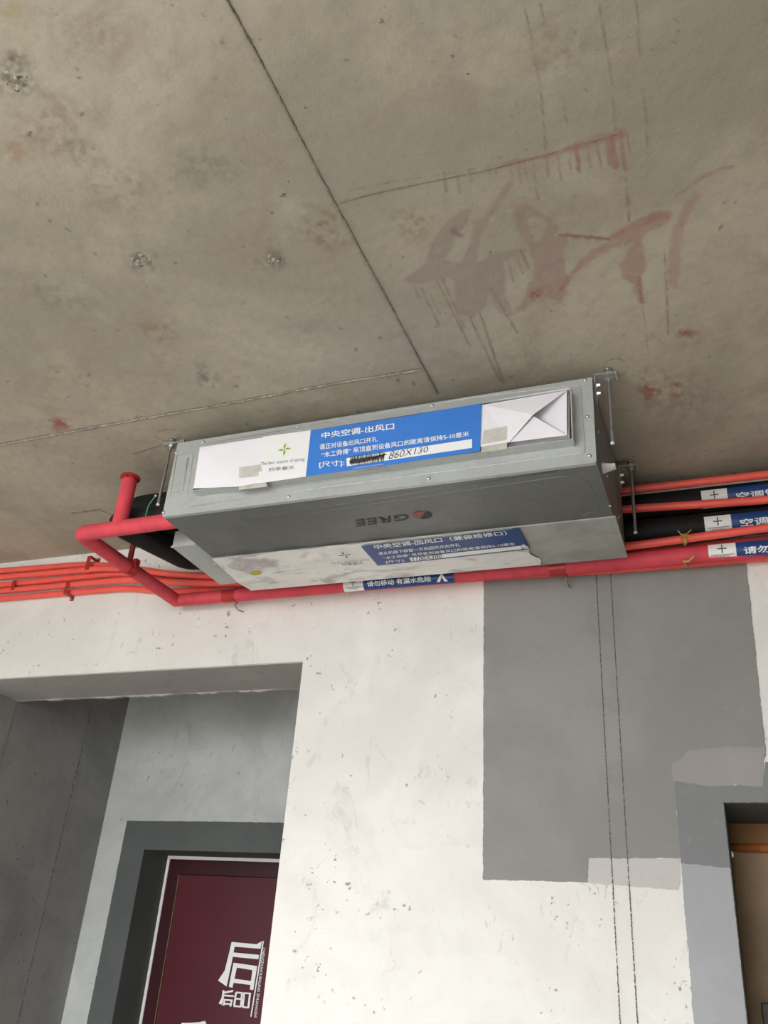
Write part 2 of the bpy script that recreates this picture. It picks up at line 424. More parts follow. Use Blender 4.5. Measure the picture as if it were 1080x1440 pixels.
patch('plaster_patch', [(-.128, .415), (-.130, .452), (-.112, .462), (-.095, .480), (-.02, .488), (.063, .487), (.058, .466), (.047, .404), (.0, .409), (-.05, .405)], MT['patch_pink'], YW, .0020, wall_back, .0025, label='pinkish cement smear over the doorway')
patch('plaster_patch', [(-.127, .417), (-.05, .405), (.0, .4085), (.047, .404), (.058, .455), (.3, .455), (.9, .455), (.9, ZF), (DX1, ZF), (DX1, DZ), (DX0, DZ), (DX0, .245), (-.127, .252)], MT['patch_blue'], YW, .0024, wall_back, label='dark bluish cement band around the doorway')
patch('plaster_patch', [(-.127, .253), (DX0, .246), (DX0 - .001, ZF), (-.131, ZF)], MT['patch_blue2'], YW, .0022, wall_back, .0022, label='lighter bluish cement band beside the doorway')
patch('plaster_patch', [(.080, .50), (.30, .50), (.30, .86), (.082, .86)], MT['wall'], YW, .001, wall_back)
for x_a, x_b in ((-.2705, -.2655), (-.236, -.2325)):                   # chalk lines struck down the wall
    m = MB(); n = 420
    for i in range(n):
        za = .93 - i * 1.3 / n; zb = .93 - (i + 1) * 1.3 / n
        t = i / n; xa = x_a + (x_b - x_a) * t * 1.3; ww = random.uniform(.0003, .0011); j = random.uniform(-.0005, .0005)
        if random.random() < .10: continue
        m.box(xa - ww + j, xa + ww + j, YW - .0030, YW - .0012, zb, za)
    m.build('chalk_line', MT['line'], wall_back)
m = MB(); n = 160
for i in range(n):
    a = at(130 - 106 * i / n, 990 + 450 * i / n, 0, OX0); b_ = at(130 - 106 * (i + 1) / n, 990 + 450 * (i + 1) / n, 0, OX0)
    ww = random.uniform(.0004, .0010)
    if random.random() < .25: continue
    m.box(OX0, OX0 + .0012, a[1] - ww, a[1] + ww, b_[2], a[2])
m.build('chalk_line', MT['line'], bpy.data.objects['wall_alcove_left'])
# dark cement surround of the maroon door
patch('cement_surround', [(-2.105, .445), (-1.0, .447), (-1.0, ZF), (RX1, ZF), (RX1, RZ), (RX0, RZ), (RX0, ZF), (-2.107, ZF)], MT['patch_dark'], AY, .0015, wall_ab, .0012, label='dark cement band around the door recess')
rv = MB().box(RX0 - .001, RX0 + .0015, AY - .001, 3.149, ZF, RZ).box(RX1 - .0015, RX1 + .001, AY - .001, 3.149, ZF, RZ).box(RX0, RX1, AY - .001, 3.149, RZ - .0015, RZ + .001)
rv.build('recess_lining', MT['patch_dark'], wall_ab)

# ---- doors
d1 = empty('door_1', ((RX0 + RX1) / 2, DY, ZF)); tag(d1, 'maroon film-covered entrance door with white lettering in a recess', kind='structure')
fx0, fx1, fz = RX0 + .004, RX1 - .004, RZ - .002
MB().box(fx0, fx0 + .011, DY, DY + .03, ZF, fz).box(fx1 - .011, fx1, DY, DY + .03, ZF, fz).box(fx0 + .011, fx1 - .011, DY, DY + .03, fz - .011, fz).build('white_seal', MT['trim'], d1)
MB().box(fx0 + .011, -1.945, DY + .004, DY + .06, ZF, fz - .011).box(fx1 - .06, fx1 - .011, DY + .004, DY + .06, ZF, fz - .011).box(-1.945, fx1 - .06, DY + .004, DY + .06, .286, fz - .011).build('door_frame', MT['maroon_dk'], d1)
leaf = MB().box(-1.943, fx1 - .062, DY + .008, DY + .055, ZF + .01, .284).build('door_leaf', MT['maroon'], d1)
MB().box(-1.9455, -1.9435, DY + .0015, DY + .006, ZF + .01, .284).build('brass_strip', MT['gold'], d1)
yd = DY + .0065
def dq(u, v): return at(270 + u / 7.714, 1300 + v / 7.714, 1, yd)
def strokes(name, polys, parent, mat, fn, d):
    m = MB()
    for k, pg in enumerate(polys): m.prism([fn(*p) + np.array([0, -.00008 * k, 0]) for p in pg], d)
    return m.build(name, mat, parent)
big = [[(430, 190), (700, 215), (757, 182), (742, 264), (452, 240)],
       [(430, 190), (462, 240), (425, 440), (375, 672), (283, 608), (355, 500), (405, 300)],
       [(440, 303), (727, 330), (720, 378), (436, 350)],
       [(450, 415), (497, 424), (438, 688), (400, 675)], [(450, 415), (708, 452), (700, 502), (446, 462)],
       [(662, 452), (708, 455), (664, 712), (628, 705)], [(455, 588), (672, 618), (664, 660), (446, 632)]]
strokes('printed_character', big, leaf, MT['ink_white'], dq, (0, .0012, 0))
small = [[(333, 712), (352, 716), (345, 800), (325, 872), (288, 856), (320, 800)], [(335, 732), (446, 710), (444, 732), (345, 750)], [(340, 760), (452, 768), (450, 788), (338, 778)],
         [(345, 810), (362, 812), (352, 882), (334, 880)], [(345, 808), (440, 815), (438, 832), (345, 826)], [(424, 815), (442, 816), (426, 892), (408, 890)], [(355, 850), (428, 858), (426, 874), (352, 868)],
         [(480, 728), (548, 735), (545, 752), (478, 746)], [(470, 735), (490, 740), (476, 800), (458, 795)], [(535, 740), (556, 742), (545, 805), (528, 800)], [(470, 795), (545, 802), (543, 820), (464, 812)],
         [(460, 805), (480, 810), (468, 885), (448, 880)], [(530, 810), (550, 812), (540, 892), (520, 888)], [(455, 875), (535, 885), (533, 902), (452, 894)],
         [(560, 735), (640, 742), (638, 760), (560, 752)], [(560, 742), (578, 745), (560, 900), (540, 895)], [(622, 745), (642, 748), (622, 908), (602, 904)], [(548, 885), (615, 895), (612, 912), (546, 904)]]
strokes('printed_small_mark', small, leaf, MT['ink_white'], dq, (0, .0012, 0))
strokes('printed_rule', [[(766, 178), (779, 180), (645, 1002), (632, 1000)]], leaf, MT['ink_white'], dq, (0, .0012, 0))
text_quad('printed_small_text', 'CHENGDUHOUBALING ZHUANGSHI', [dq(768, 250), dq(672, 1005), dq(700, 1010), dq(797, 255)], MT['ink_white'], leaf, .01)
zt = at(262, 1433, 1, yd)
text_quad('printed_character', '后', [zt + [-.045, 0, -.15], zt + [.09, 0, -.15], zt + [.095, 0, 0], zt + [-.035, 0, 0]], MT['ink_white'], leaf, .05)
text_quad('printed_character', '八零', [zt + [.10, 0, -.09], zt + [.22, 0, -.09], zt + [.22, 0, -.012], zt + [.10, 0, -.012]], MT['ink_white'], leaf, .04)

d2 = empty('door_2', ((DX0 + DX1) / 2, YB_R, ZF)); tag(d2, 'brown board closing the doorway at the right edge', kind='structure')
bz = at(1027, 1192, 1, YB_R - .02)[2]
MB().box(DX0 + .001, DX1 - .001, YB_R - .012, YB_R + .03, bz, DZ - .001).build('header_board', MT['brown_dk'], d2)
MB().box(DX0 + .001, DX1 - .001, YB_R - .008, YB_R + .03, ZF + .004, bz - .001).build('door_board', MT['brown'], d2)
MB().tube([(DX0 + .001, YB_R - .022, bz), (DX1 - .001, YB_R - .022, bz)], .0085, 16).build('orange_rail', flat('rust_rail', (0.62, 0.20, 0.06), 0.35, var=.15), d2, True)
q = at(1029, 1201, 1, YB_R - .012)
MB().bbox(q[0] - .004, q[0] + .004, q[1] - .006, q[1] + .001, q[2] - .008, q[2] + .008, .001).build('rail_bracket', MT['chrome'], d2)
q = at(1070, 1410, 1, YB_R - .01)
MB().bbox(q[0], q[0] + .05, YB_R - .02, YB_R - .008, q[2] - .20, q[2], .002).build('lock_plate', MT['dark_metal'], d2)

# ------------------------------------------------------------------ ceiling with stains and painted crumb shadows stored on its own vertices
def vnoise(u, v, sc, seed=0):
    g = np.random.default_rng(seed).random((64, 64)); x = u / sc; y = v / sc
    xi = np.floor(x).astype(int); yi = np.floor(y).astype(int); fx = x - xi; fy = y - yi
    fx = fx * fx * (3 - 2 * fx); fy = fy * fy * (3 - 2 * fy); G = lambda a, b: g[a % 64, b % 64]
    return (G(xi, yi) * (1 - fx) + G(xi + 1, yi) * fx) * (1 - fy) + (G(xi, yi + 1) * (1 - fx) + G(xi + 1, yi + 1) * fx) * fy
STEP = 0.003
gx = np.arange(-1.75, 0.80, STEP); gy = np.arange(0.25, YW + .01, STEP); NX, NY = len(gx), len(gy)
X, Y = np.meshgrid(gx, gy); P3 = np.stack([X, Y, np.full_like(X, ZC)], -1)
cc = P3 @ R.T; U = 540 + F * cc[..., 0] / cc[..., 2]; V = 720 + F * cc[..., 1] / cc[..., 2]
STN = np.zeros((NY, NX, 4)); NZ = vnoise(U, V, 7, 1) * .6 + vnoise(U, V, 3, 2) * .4
def blend(a, col):
    col = np.array(col) * 1.2; a = np.clip(a, 0, 1)[..., None]; A0 = STN[..., 3:4]; out = a + A0 * (1 - a)
    STN[..., :3] = np.where(out > 1e-6, (np.array(col) * a + STN[..., :3] * A0 * (1 - a)) / np.maximum(out, 1e-6), np.array(col)); STN[..., 3:4] = out
def seg_field(pts, ws):
    best = np.full(U.shape, -1e9)
    for (a, b, wa, wb) in zip(pts[:-1], pts[1:], ws[:-1], ws[1:]):
        dx, dy = b[0] - a[0], b[1] - a[1]; t = np.clip(((U - a[0]) * dx + (V - a[1]) * dy) / (dx * dx + dy * dy + 1e-9), 0, 1)
        best = np.maximum(best, wa + (wb - wa) * t - np.hypot(U - a[0] - t * dx, V - a[1] - t * dy))
    return best
def stroke(pts, w0, col, al, soft=2.0, jag=2.0):
    ws = w0 if hasattr(w0, '__len__') else [w0] * len(pts)
    f = seg_field(pts, ws) + (NZ - .5) * jag; blend(al * np.clip(f / soft + .5, 0, 1), col)
def in_poly(pts):
    ins = np.zeros(U.shape, bool)
    for (x0, y0), (x1, y1) in zip(pts, pts[1:] + pts[:1]):
        if y0 != y1: ins ^= ((y0 > V) != (y1 > V)) & (U < (x1 - x0) * (V - y0) / (y1 - y0) + x0)
    return ins
def region(polys, holes, col, al, soft=2.5, jag=4.0):
    f = np.full(U.shape, -1e9)
    for p in polys:
        d = -seg_field(p + p[:1], [0] * (len(p) + 1)); f = np.maximum(f, np.where(in_poly(p), d, -d))
    for p in holes:
        d = -seg_field(p + p[:1], [0] * (len(p) + 1)); f = np.minimum(f, np.where(in_poly(p), -d, d))
    f = f + (NZ - .5) * jag; blend(al * np.clip(f / soft + .5, 0, 1), col)
def blotch(x, y, rx, ry, col, al, seed=3, rot=0.0):
    c_, s_ = math.cos(rot), math.sin(rot); du, dv = U - x, V - y
    d = np.hypot((du * c_ + dv * s_) / rx, (-du * s_ + dv * c_) / ry); n = vnoise(U, V, 9, seed) * .6 + vnoise(U, V, 4, seed + 1) * .4
    blend(al * 1.25 * np.clip(1.25 - d, 0, 1) * np.clip((n - .38) * 3.2, 0, 1), col)
DARK, WASH, RED, BRN = (.11, .10, .085), (.265, .210, .188), (.285, .135, .112), (.22, .15, .09)
# formwork joints
stroke([(300, -40), (320, 0), (372, 95), (420, 188), (470, 283), (520, 375), (566, 460), (615, 552)], 2.2, DARK, .75, 2.5, 2.0)
stroke([(300, -40), (320, 0), (470, 283), (615, 552)], 5.5, (.22, .2, .17), .35, 6, 4)
stroke([(-20, 629), (100, 607), (200, 589), (330, 566), (450, 543), (590, 520)], 1.8, DARK, .75, 2, 2)
stroke([(478, 286), (520, 274), (575, 262), (630, 251), (690, 238), (760, 221), (820, 205), (868, 189)], .9, DARK, .75, 1.6, 1.6)
stroke([(486, 282), (492, 268), (560, 254), (640, 243), (700, 231)], .5, DARK, .5, 1.4, 2.2)
# brown and olive blotches
for a in ((455, 322, 42, 34, BRN, .8, 11, .3), (580, 312, 32, 24, (.2, .17, .09), .7, 13, 0), (70, 175, 60, 55, (.27, .205, .15), .5, 15, 0), (105, 200, 55, 26, (.2, .16, .12), .5, 17, .8),
          (170, 265, 55, 40, (.22, .18, .13), .5, 19, 0), (290, 235, 60, 32, (.19, .165, .12), .5, 21, 0), (225, 465, 34, 22, (.25, .17, .12), .6, 23, .2), (340, 350, 50, 30, (.30, .22, .16), .45, 25, 0),
          (120, 45, 60, 40, (.26, .21, .15), .45, 27, 0), (15, 20, 30, 40, (.36, .28, .14), .5, 29, 0), (385, 190, 40, 18, (.3, .22, .17), .5, 31, .3), (80, 420, 60, 25, (.2, .17, .13), .4, 33, .4),
          (735, 300, 60, 40, (.2, .19, .14), .35, 35, 0), (290, 530, 26, 16, (.12, .11, .09), .6, 37, .9), (780, 70, 50, 40, (.22, .17, .11), .4, 39, 0), (650, 590, 60, 18, (.16, .15, .14), .3, 41, 0),
          (960, 560, 70, 40, (.24, .17, .14), .45, 43, .2), (20, 215, 30, 26, (.3, .2, .14), .5, 45, 0), (420, 460, 40, 14, (.3, .27, .25), .4, 47, 0)):
    blotch(*a)
for i in range(120):                                              # small pits and nicks
    x, y = random.uniform(0, 1080), random.uniform(0, 640)
    stroke([(x, y), (x + random.uniform(-4, 4), y + random.uniform(-3, 3))], random.uniform(.4, 1.3), (.12, .11, .095), random.uniform(.3, .75), 2.0, 2.2)
for (x, y) in ((287, 22), (312, 60), (108, 96), (113, 110), (116, 160), (355, 58), (366, 56), (265, 325), (246, 370), (52, 288), (70, 310), (358, 84), (500, 492), (535, 475), (560, 535), (347, 597)):
    stroke([(x, y), (x + random.uniform(-3, 3), y + random.uniform(-2.5, 2.5))], random.uniform(1.2, 2.0), (.10, .095, .085), .8, 2.4, 3)
# long dark drip lines running away from the wall
for p in ([(735, -5), (748, 60), (760, 125), (766, 190), (768, 222)], [(842, 5), (850, 50), (860, 115), (866, 185)], [(905, 125), (909, 170), (911, 215)], [(792, 140), (797, 172)], [(760, 5), (766, 40)], [(880, 250), (884, 310)], [(895, 0), (900, 80)]):
    stroke(p, 1.0, (.16, .125, .07), .55, 2.2, 3.0)
for (x, y, r) in ((200, 367, 17), (383, 366, 15), (22, 112, 24), (20, 85, 16)): blotch(x, y, r * 1.5, r * 1.1, (.14, .125, .10), .75, int(x) + 80)  # dark halos painted in as shadows round the mortar crumbs
# red painted marks: ruled bar with drips
def Z8(u, v): return (540 + u / 2.0, 140 + v / 2.0)
def Z9(u, v): return (550 + u / 4.32, 240 + v / 4.32)
stroke([Z8(330, 185), Z8(460, 160), Z8(540, 135), Z8(610, 110), Z8(675, 92)], [1, 3, 6, 8, 7], RED, .42, 3, 5)
stroke([Z8(330, 180), Z8(450, 155), Z8(560, 122), Z8(675, 92)], 1.0, RED, .6, 1.6, 1.6)
for (u, v0, v1, wd, al) in ((665, 95, 195, 3.2, .65), (640, 105, 185, 5.5, .75), (625, 110, 180, 2, .7), (600, 120, 188, 1.6, .6), (572, 128, 190, 1.4, .5), (540, 130, 200, 3.0, .85), (520, 150, 195, 1.4, .5), (488, 155, 228, 1.8, .6), (455, 160, 215, 1.6, .6),
                            (418, 175, 280, 1.3, .55), (395, 180, 225, 1.4, .5), (378, 180, 232, 1.6, .6), (355, 180, 225, 1.4, .5), (295, 190, 228, 1.3, .5), (240, 195, 232, 1.2, .45), (205, 205, 262, 1.5, .55), (168, 205, 258, 1.9, .65), (685, 100, 150, 1.2, .5)):
    stroke([Z8(u, v0), Z8(u + (v1 - v0) * .14, v1)], [wd * .7, wd], RED if u > 360 else (.17, .13, .10), al, 1.8, 1.6)
# the two broad washed-out brush shapes
S1 = [(430, 235), (495, 240), (455, 310), (400, 390), (360, 470), (330, 540), (380, 560), (430, 555), (470, 470), (500, 380), (490, 310), (560, 280), (640, 160), (720, 60), (740, 85), (670, 200), (600, 290), (555, 380), (530, 470), (525, 545), (560, 545), (600, 510), (640, 490), (720, 490),
      (820, 470), (830, 490), (740, 520), (680, 550), (690, 640), (695, 720), (710, 800), (745, 885), (700, 880), (660, 860), (620, 810), (600, 740), (580, 800), (560, 850), (500, 890), (430, 885), (395, 840), (390, 740), (380, 660), (340, 640), (320, 670), (230, 670), (150, 700), (90, 680), (85, 655), (150, 610), (215, 560), (230, 470), (290, 370), (360, 290)]
S2 = [(740, 250), (760, 210), (830, 205), (900, 250), (960, 290), (1010, 320), (1000, 400), (1080, 380), (1075, 440), (1040, 470), (1060, 600), (1080, 690), (1000, 780), (930, 760), (880, 790), (800, 850), (745, 870), (790, 800), (840, 700), (870, 640), (860, 540), (830, 460), (790, 400), (750, 330)]
region([[Z9(*p) for p in S1]], [], WASH, .78, 3, 5)
region([[Z9(*p) for p in S2]], [[Z9(*p) for p in ((825, 290), (930, 285), (938, 380), (900, 435), (860, 435), (835, 370))]], (.275, .19, .168), .68, 4, 6)
S3 = [(500, 375), (560, 380), (630, 388), (700, 350), (760, 318), (800, 310), (805, 345), (740, 375), (725, 400), (740, 470), (720, 500), (735, 570), (715, 575), (705, 520), (670, 500), (662, 470), (700, 405), (640, 420), (580, 455), (530, 500), (495, 570), (480, 560), (520, 490), (580, 425), (625, 400), (560, 390), (500, 388)]
S4 = [(840, 300), (880, 262), (885, 280), (850, 345), (835, 420), (828, 530), (812, 535), (795, 510), (800, 430), (815, 360)]
region([[Z8(*p) for p in S3]], [], RED, .55, 4, 6); region([[Z8(*p) for p in S4]], [], (.31, .17, .15), .5, 4, 6)
stroke([Z8(630, 390), Z8(700, 358), Z8(770, 325), Z8(800, 325)], [3, 5, 6, 5], RED, .45, 4, 4)
stroke([Z8(820, 275), Z8(870, 235), Z8(930, 200), Z8(980, 187)], [1, 1.6, 2.2, 2.6], RED, .5, 2.5, 4)
stroke([Z8(490, 380), Z8(560, 385), Z8(630, 392)], 1.6, (.14, .09, .07), .7, 2, 3)
for (a, b, wd, c_, al) in (((790, 430), (800, 660), 1.3, (.17, .12, .09), .6), ((725, 570), (742, 700), .8, (.2, .15, .11), .5), ((718, 500), (724, 570), 2.5, RED, .6), ((300, 530), (375, 655), 1.6, (.2, .14, .12), .65), ((270, 600), (335, 795), 1.8, (.18, .135, .11), .7), ((240, 610), (325, 790), 1.5, (.18, .135, .11), .65),
                           ((150, 510), (240, 690), 1.6, (.2, .14, .11), .65), ((165, 505), (225, 640), 1.4, (.2, .14, .11), .6), ((105, 530), (155, 635), 1.3, (.17, .14, .11), .6), ((85, 525), (98, 555), 1.3, (.2, .14, .12), .6), ((130, 545), (158, 605), 1.1, (.15, .13, .1), .55), ((385, 425), (408, 475), 1.5, (.17, .12, .1), .65), ((370, 440), (390, 490), 1.2, (.2, .15, .12), .5), ((350, 450), (362, 510), 1.3, (.18, .14, .11), .55), ((430, 260), (437, 282), 1.6, (.17, .12, .1), .5), ((690, 270), (690, 345), .7, (.15, .12, .09), .45)):
    stroke([Z8(*a), Z8(*b)], [wd * .8, wd], c_, al, 1.8, 2)
blotch(*Z8(210, 370), 11, 9, (.21, .085, .07), 1.0, 51); blotch(*Z8(850, 657), 21, 8, (.26, .125, .105), 1.0, 53); blotch(*Z8(850, 657), 18, 6, (.26, .125, .105), .8, 54)
blotch(*Z8(755, 805), 22, 28, (.27, .10, .085), .9, 55); blotch(*Z8(825, 815), 10, 14, (.25, .10, .085), .9, 57); blotch(*Z8(430, 550), 12, 10, (.22, .10, .08), .9, 59); blotch(*Z8(470, 550), 24, 14, (.30, .16, .14), .6, 61)
blotch(85, 596, 16, 12, (.29, .11, .09), 1.0, 63); blotch(85, 596, 13, 10, (.29, .11, .09), .9, 64)
# pencil rings round the hanger holes
for (cx_, cy_, rx_, ry_) in ((236, 612, 17, 8), (866, 517, 17, 13)):
    stroke([(cx_ + rx_ * math.cos(k * .5), cy_ + ry_ * math.sin(k * .5)) for k in range(12)], .4, (.08, .075, .07), .7, 1.3, .8)
stroke([(190, 638), (215, 630), (235, 624)], .7, (.1, .09, .08), .7, 1.4, 1); stroke([(100, 722), (140, 717), (165, 727)], .6, (.08, .07, .06), .7, 1.4, 1.5)
cz = ZC + (vnoise(X * 400, Y * 400, 26, 5) - .5) * .0014 + (vnoise(X * 400, Y * 400, 7, 6) - .5) * .0006
verts = np.stack([X, Y, cz + H], -1).reshape(-1, 3)
ii = np.arange((NY - 1) * (NX - 1)); r_ = ii // (NX - 1); c_ = ii % (NX - 1); k0 = r_ * NX + c_
quads = np.stack([k0, k0 + NX, k0 + NX + 1, k0 + 1], -1)
# the rest of the slab around the detailed field
x0, x1, y0, y1 = gx[0], gx[-1], gy[0], gy[-1]; zc_, zt_ = ZC + H, ZC + H + .15
nv = len(verts)
ext = [(a, b, zc_) for b in (YF - .2, y0, y1, YB_R) for a in (XL - .2, x0, x1, XR + .2)] + [(a, b, zt_) for b in (YF - .2, YB_R) for a in (XL - .2, XR + .2)]
eq = [(nv + j * 4 + i, nv + j * 4 + 4 + i, nv + j * 4 + 5 + i, nv + j * 4 + 1 + i) for j in range(3) for i in range(3) if not (i == 1 and j == 1)]
t_ = nv + 16; eq += [(t_, t_ + 1, t_ + 3, t_ + 2)]
allv = np.concatenate([verts, np.array(ext)]); allq = np.concatenate([quads, np.array(eq)])
me = bpy.data.meshes.new('ceiling'); me.vertices.add(len(allv)); me.vertices.foreach_set('co', allv.ravel())
me.loops.add(allq.size); me.loops.foreach_set('vertex_index', allq.ravel().astype(np.int32))
me.polygons.add(len(allq)); me.polygons.foreach_set('loop_start', (np.arange(len(allq)) * 4).astype(np.int32))
me.update(calc_edges=True); me.validate()
me.polygons.foreach_set('use_smooth', np.ones(len(me.polygons), bool))
at_ = me.attributes.new('stain_shade', 'FLOAT_COLOR', 'POINT')
col = np.zeros((len(allv), 4), np.float32); col[:NX * NY] = STN.reshape(-1, 4); at_.data.foreach_set('color', col.ravel())
me.materials.append(MT['ceiling'])
ceiling = bpy.data.objects.new('ceiling', me); register(ceiling, (0, 0, 0), None)
tag(ceiling, 'bare grey-brown concrete ceiling with formwork joints and red paint marks', kind='structure')

def ridge(name, pix, w_, h_, mat, n=120):
    L = spline([at(px, py, 2, ZC) for px, py in pix], n // (len(pix) - 1)); m = MB(); v = []; k = 0
    for i, p in enumerate(L):
        t = L[min(i + 1, len(L) - 1)] - L[max(i - 1, 0)]; t /= np.linalg.norm(t); nrm = np.array([-t[1], t[0], 0])
        k = .85 * k + random.uniform(-.00025, .00025); c = p + nrm * k; ww = w_ * random.uniform(.55, 1.3); hh = h_ * random.uniform(.3, 1.2)
        v += [c - nrm * ww + [0, 0, .001], c - nrm * ww * .2 - [0, 0, hh], c + nrm * ww * .4 - [0, 0, hh * .7], c + nrm * ww + [0, 0, .001]]
    f = [(i * 4 + j, i * 4 + j + 1, i * 4 + j + 5, i * 4 + j + 4) for i in range(len(L) - 1) for j in range(3)]
    m.add(v, f); return m.build(name, mat, ceiling)
ridge('formwork_seam', [(298, -45), (320, 0), (372, 95), (420, 188), (470, 283), (520, 375), (566, 460), (615, 552)], .0026, .0022, MT['seam'], 300)
ridge('formwork_seam', [(-40, 633), (100, 607), (200, 589), (330, 566), (450, 543), (592, 520)], .0024, .0030, MT['seam_light'], 300)
ridge('formwork_seam', [(478, 286), (560, 265), (690, 238), (868, 189)], .0009, .0010, MT['seam'], 160)
def crumbs(name, px, py, r, n, seed):
    rr = random.Random(seed); c = at(px, py, 2, ZC); bm = bmesh.new()
    for i in range(n):
        t = bmesh.ops.create_icosphere(bm, subdivisions=1, radius=rr.uniform(.10, .30) * r)['verts']
        a = rr.uniform(0, 6.28); d = r * math.sqrt(rr.random()); ox, oy = math.cos(a) * d, math.sin(a) * d * .8
        for q in t: q.co = (c[0] + ox + q.co.x * rr.uniform(.7, 1.5), c[1] + oy + q.co.y * rr.uniform(.7, 1.3), c[2] + q.co.z * rr.uniform(.25, .5))
    o = MB().bm(bm).build(name, MT['crumb'], ceiling); o['kind'] = 'stuff'; return o
crumbs('crumbled_mortar_spot', 200, 367, .019, 16, 1); crumbs('crumbled_mortar_spot', 383, 366, .015, 14, 2); crumbs('crumbled_mortar_spot', 22, 113, .020, 12, 3)
crumbs('crumbled_mortar_spot', 469, 283, .006, 8, 4); crumbs('crumbled_mortar_spot', 196, 587, .012, 8, 5)

# ------------------------------------------------------------------ air conditioner
AX0, AX1, AY0, AY1, AZ0, AZ1 = -1.165, -0.184, 1.46, 1.886, 0.897, 1.097
ac = empty('ducted_air_conditioner', ((AX0 + AX1) / 2, (AY0 + AY1) / 2, AZ0))
tag(ac, 'flat grey galvanised ceiling air conditioner with white and blue labels hung from rods', 'air conditioner')
casing = autosmooth(MB().bbox(AX0, AX1, AY0 + .004, AY1, AZ0, AZ1, .0025).build('casing', MT['steel_shaded'], ac))
cx0, cx1, cz0, cz1, CY = -1.0795, -0.2175, .948, 1.058, 1.434         # outlet collar
qa = at(272, 690, 1, CY); qb = at(806, 618, 1, CY); qc = at(803, 547, 1, CY); qd = at(281, 628, 1, CY)
cx0, cx1, cz0, cz1 = (qa[0] + qd[0]) / 2, (qb[0] + qc[0]) / 2, (qa[2] + qb[2]) / 2, (qc[2] + qd[2]) / 2
fp = MB()                                                             # front plate as a frame round the outlet
fp.box(AX0 + .001, cx0, AY0, AY0 + .004, AZ0 + .001, AZ1 - .001).box(cx1, AX1 - .001, AY0, AY0 + .004, AZ0 + .001, AZ1 - .001)
fp.box(cx0, cx1, AY0, AY0 + .004, AZ0 + .001, cz0).box(cx0, cx1, AY0, AY0 + .004, cz1, AZ1 - .001)
plate = fp.build('front_plate', MT['steel'], ac)
cl = MB(); t = .0022
cl.box(cx0, cx1, CY, AY0 + .004, cz0, cz0 + t).box(cx0, cx1, CY, AY0 + .004, cz1 - t, cz1).box(cx0, cx0 + t, CY, AY0 + .004, cz0 + t, cz1 - t).box(cx1 - t, cx1, CY, AY0 + .004, cz0 + t, cz1 - t)
collar = cl.build('outlet_collar', MT['steel'], ac)
def screw(px, py, pl_ax, pl_v, r, parent):
    c = at(px, py, pl_ax, pl_v); d = np.zeros(3); d[pl_ax] = -1
    o = MB().tube([c, c + d * r * .35, c + d * r * .75, c + d * r * .9], [r, r, r * .7, r * .2], 10).build('screw', MT['chrome'], parent, True); return o
for px, py in ((286, 622), (248, 637), (419, 601), (608, 571), (823, 535), (826, 586), (829, 641), (603, 673), (406, 699), (230, 721)): screw(px, py, 1, AY0, .0042, plate)
for px, py in ((302, 783 + 10), (858, 711)): screw(px, py, 2, AZ0, .0028, casing)
def emb(name, pix, ax, val, parent, mat, r=.0016, rad=.006):
    o = MB().tube(bend([at(px, py, ax, val) for px, py in pix], rad, 4), r, 8).build(name, mat, parent, True); return o
s5 = lambda u, v: (660 + u / 5.684, 530 + v / 5.684)
s1 = lambda u, v: (200 + u / 3, 500 + v / 3)
s2 = lambda u, v: (540 + u / 3, 500 + v / 3)
emb('embossed_ridge', [(288, 624), s5(0, 168), s5(885, 62), s5(925, 605), (420, 690), (268, 713)], 1, AY0, plate, MT['steel'])
emb('embossed_ridge', [s1(146, 421), s1(216, 411), s1(190, 588), s1(118, 598), s1(146, 421)], 1, AY0, plate, MT['steel'], .0014)
emb('embossed_ridge', [s1(194, 432), s1(170, 572), s1(136, 578)], 1, AY0, plate, MT['steel'], .0018, .003)
emb('embossed_ridge', [s2(-600, 690), s2(0, 601), s2(730, 486)], 2, AZ0, casing, MT['steel_shaded'], .0014)
emb('embossed_ridge', [s2(-560, 702), s2(0, 620), s2(760, 508), s2(850, 520), s2(900, 600), s2(895, 655), s2(840, 672)], 2, AZ0, casing, MT['steel_shaded'], .0014, .02)
MB().box(AX0 + .003, AX1 - .003, AY0 + .0005, AY0 + .010, AZ0 - .0015, AZ0 + .002).build('folded_edge', MT['steel'], casing)
# outlet paper with its folded corner
py_ = CY - .0015
def pp(px, py, dy=0.0): return at(px, py, 1, py_ + dy)
pa = MB()
pv = [pp(272, 687), pp(281, 629), pp(284, 634, -.0025), pp(338, 684, -.0055), pp(365, 616, .0), pp(680, 569, -.002), pp(797, 549), pp(750, 583, -.016), pp(716, 622, -.004), pp(560, 647, -.003)]
pa.add(pv, [(0, 3, 2), (0, 2, 1), (2, 3, 4), (1, 2, 4), (3, 9, 4), (9, 5, 4), (9, 8, 5), (8, 7, 5), (7, 6, 5)])
cover = pa.build('paper_cover', MT['paper'], ac)
poly('paper_flap', [pp(716, 622, -.002), pp(797, 612, -.001), pp(750, 585, -.008)], MT['paper'], cover, (0, .0004, 0))
poly('paper_flap', [pp(797, 612, .002), pp(797, 549, .002), pp(740, 578, .016)], MT['paper'], cover, (0, .0004, 0))
poly('paper_lining', [pp(700, 632, .020), pp(801, 616, .020), pp(801, 545, .020), pp(700, 562, .020)], MT['paper'], cover, (0, .0004, 0))
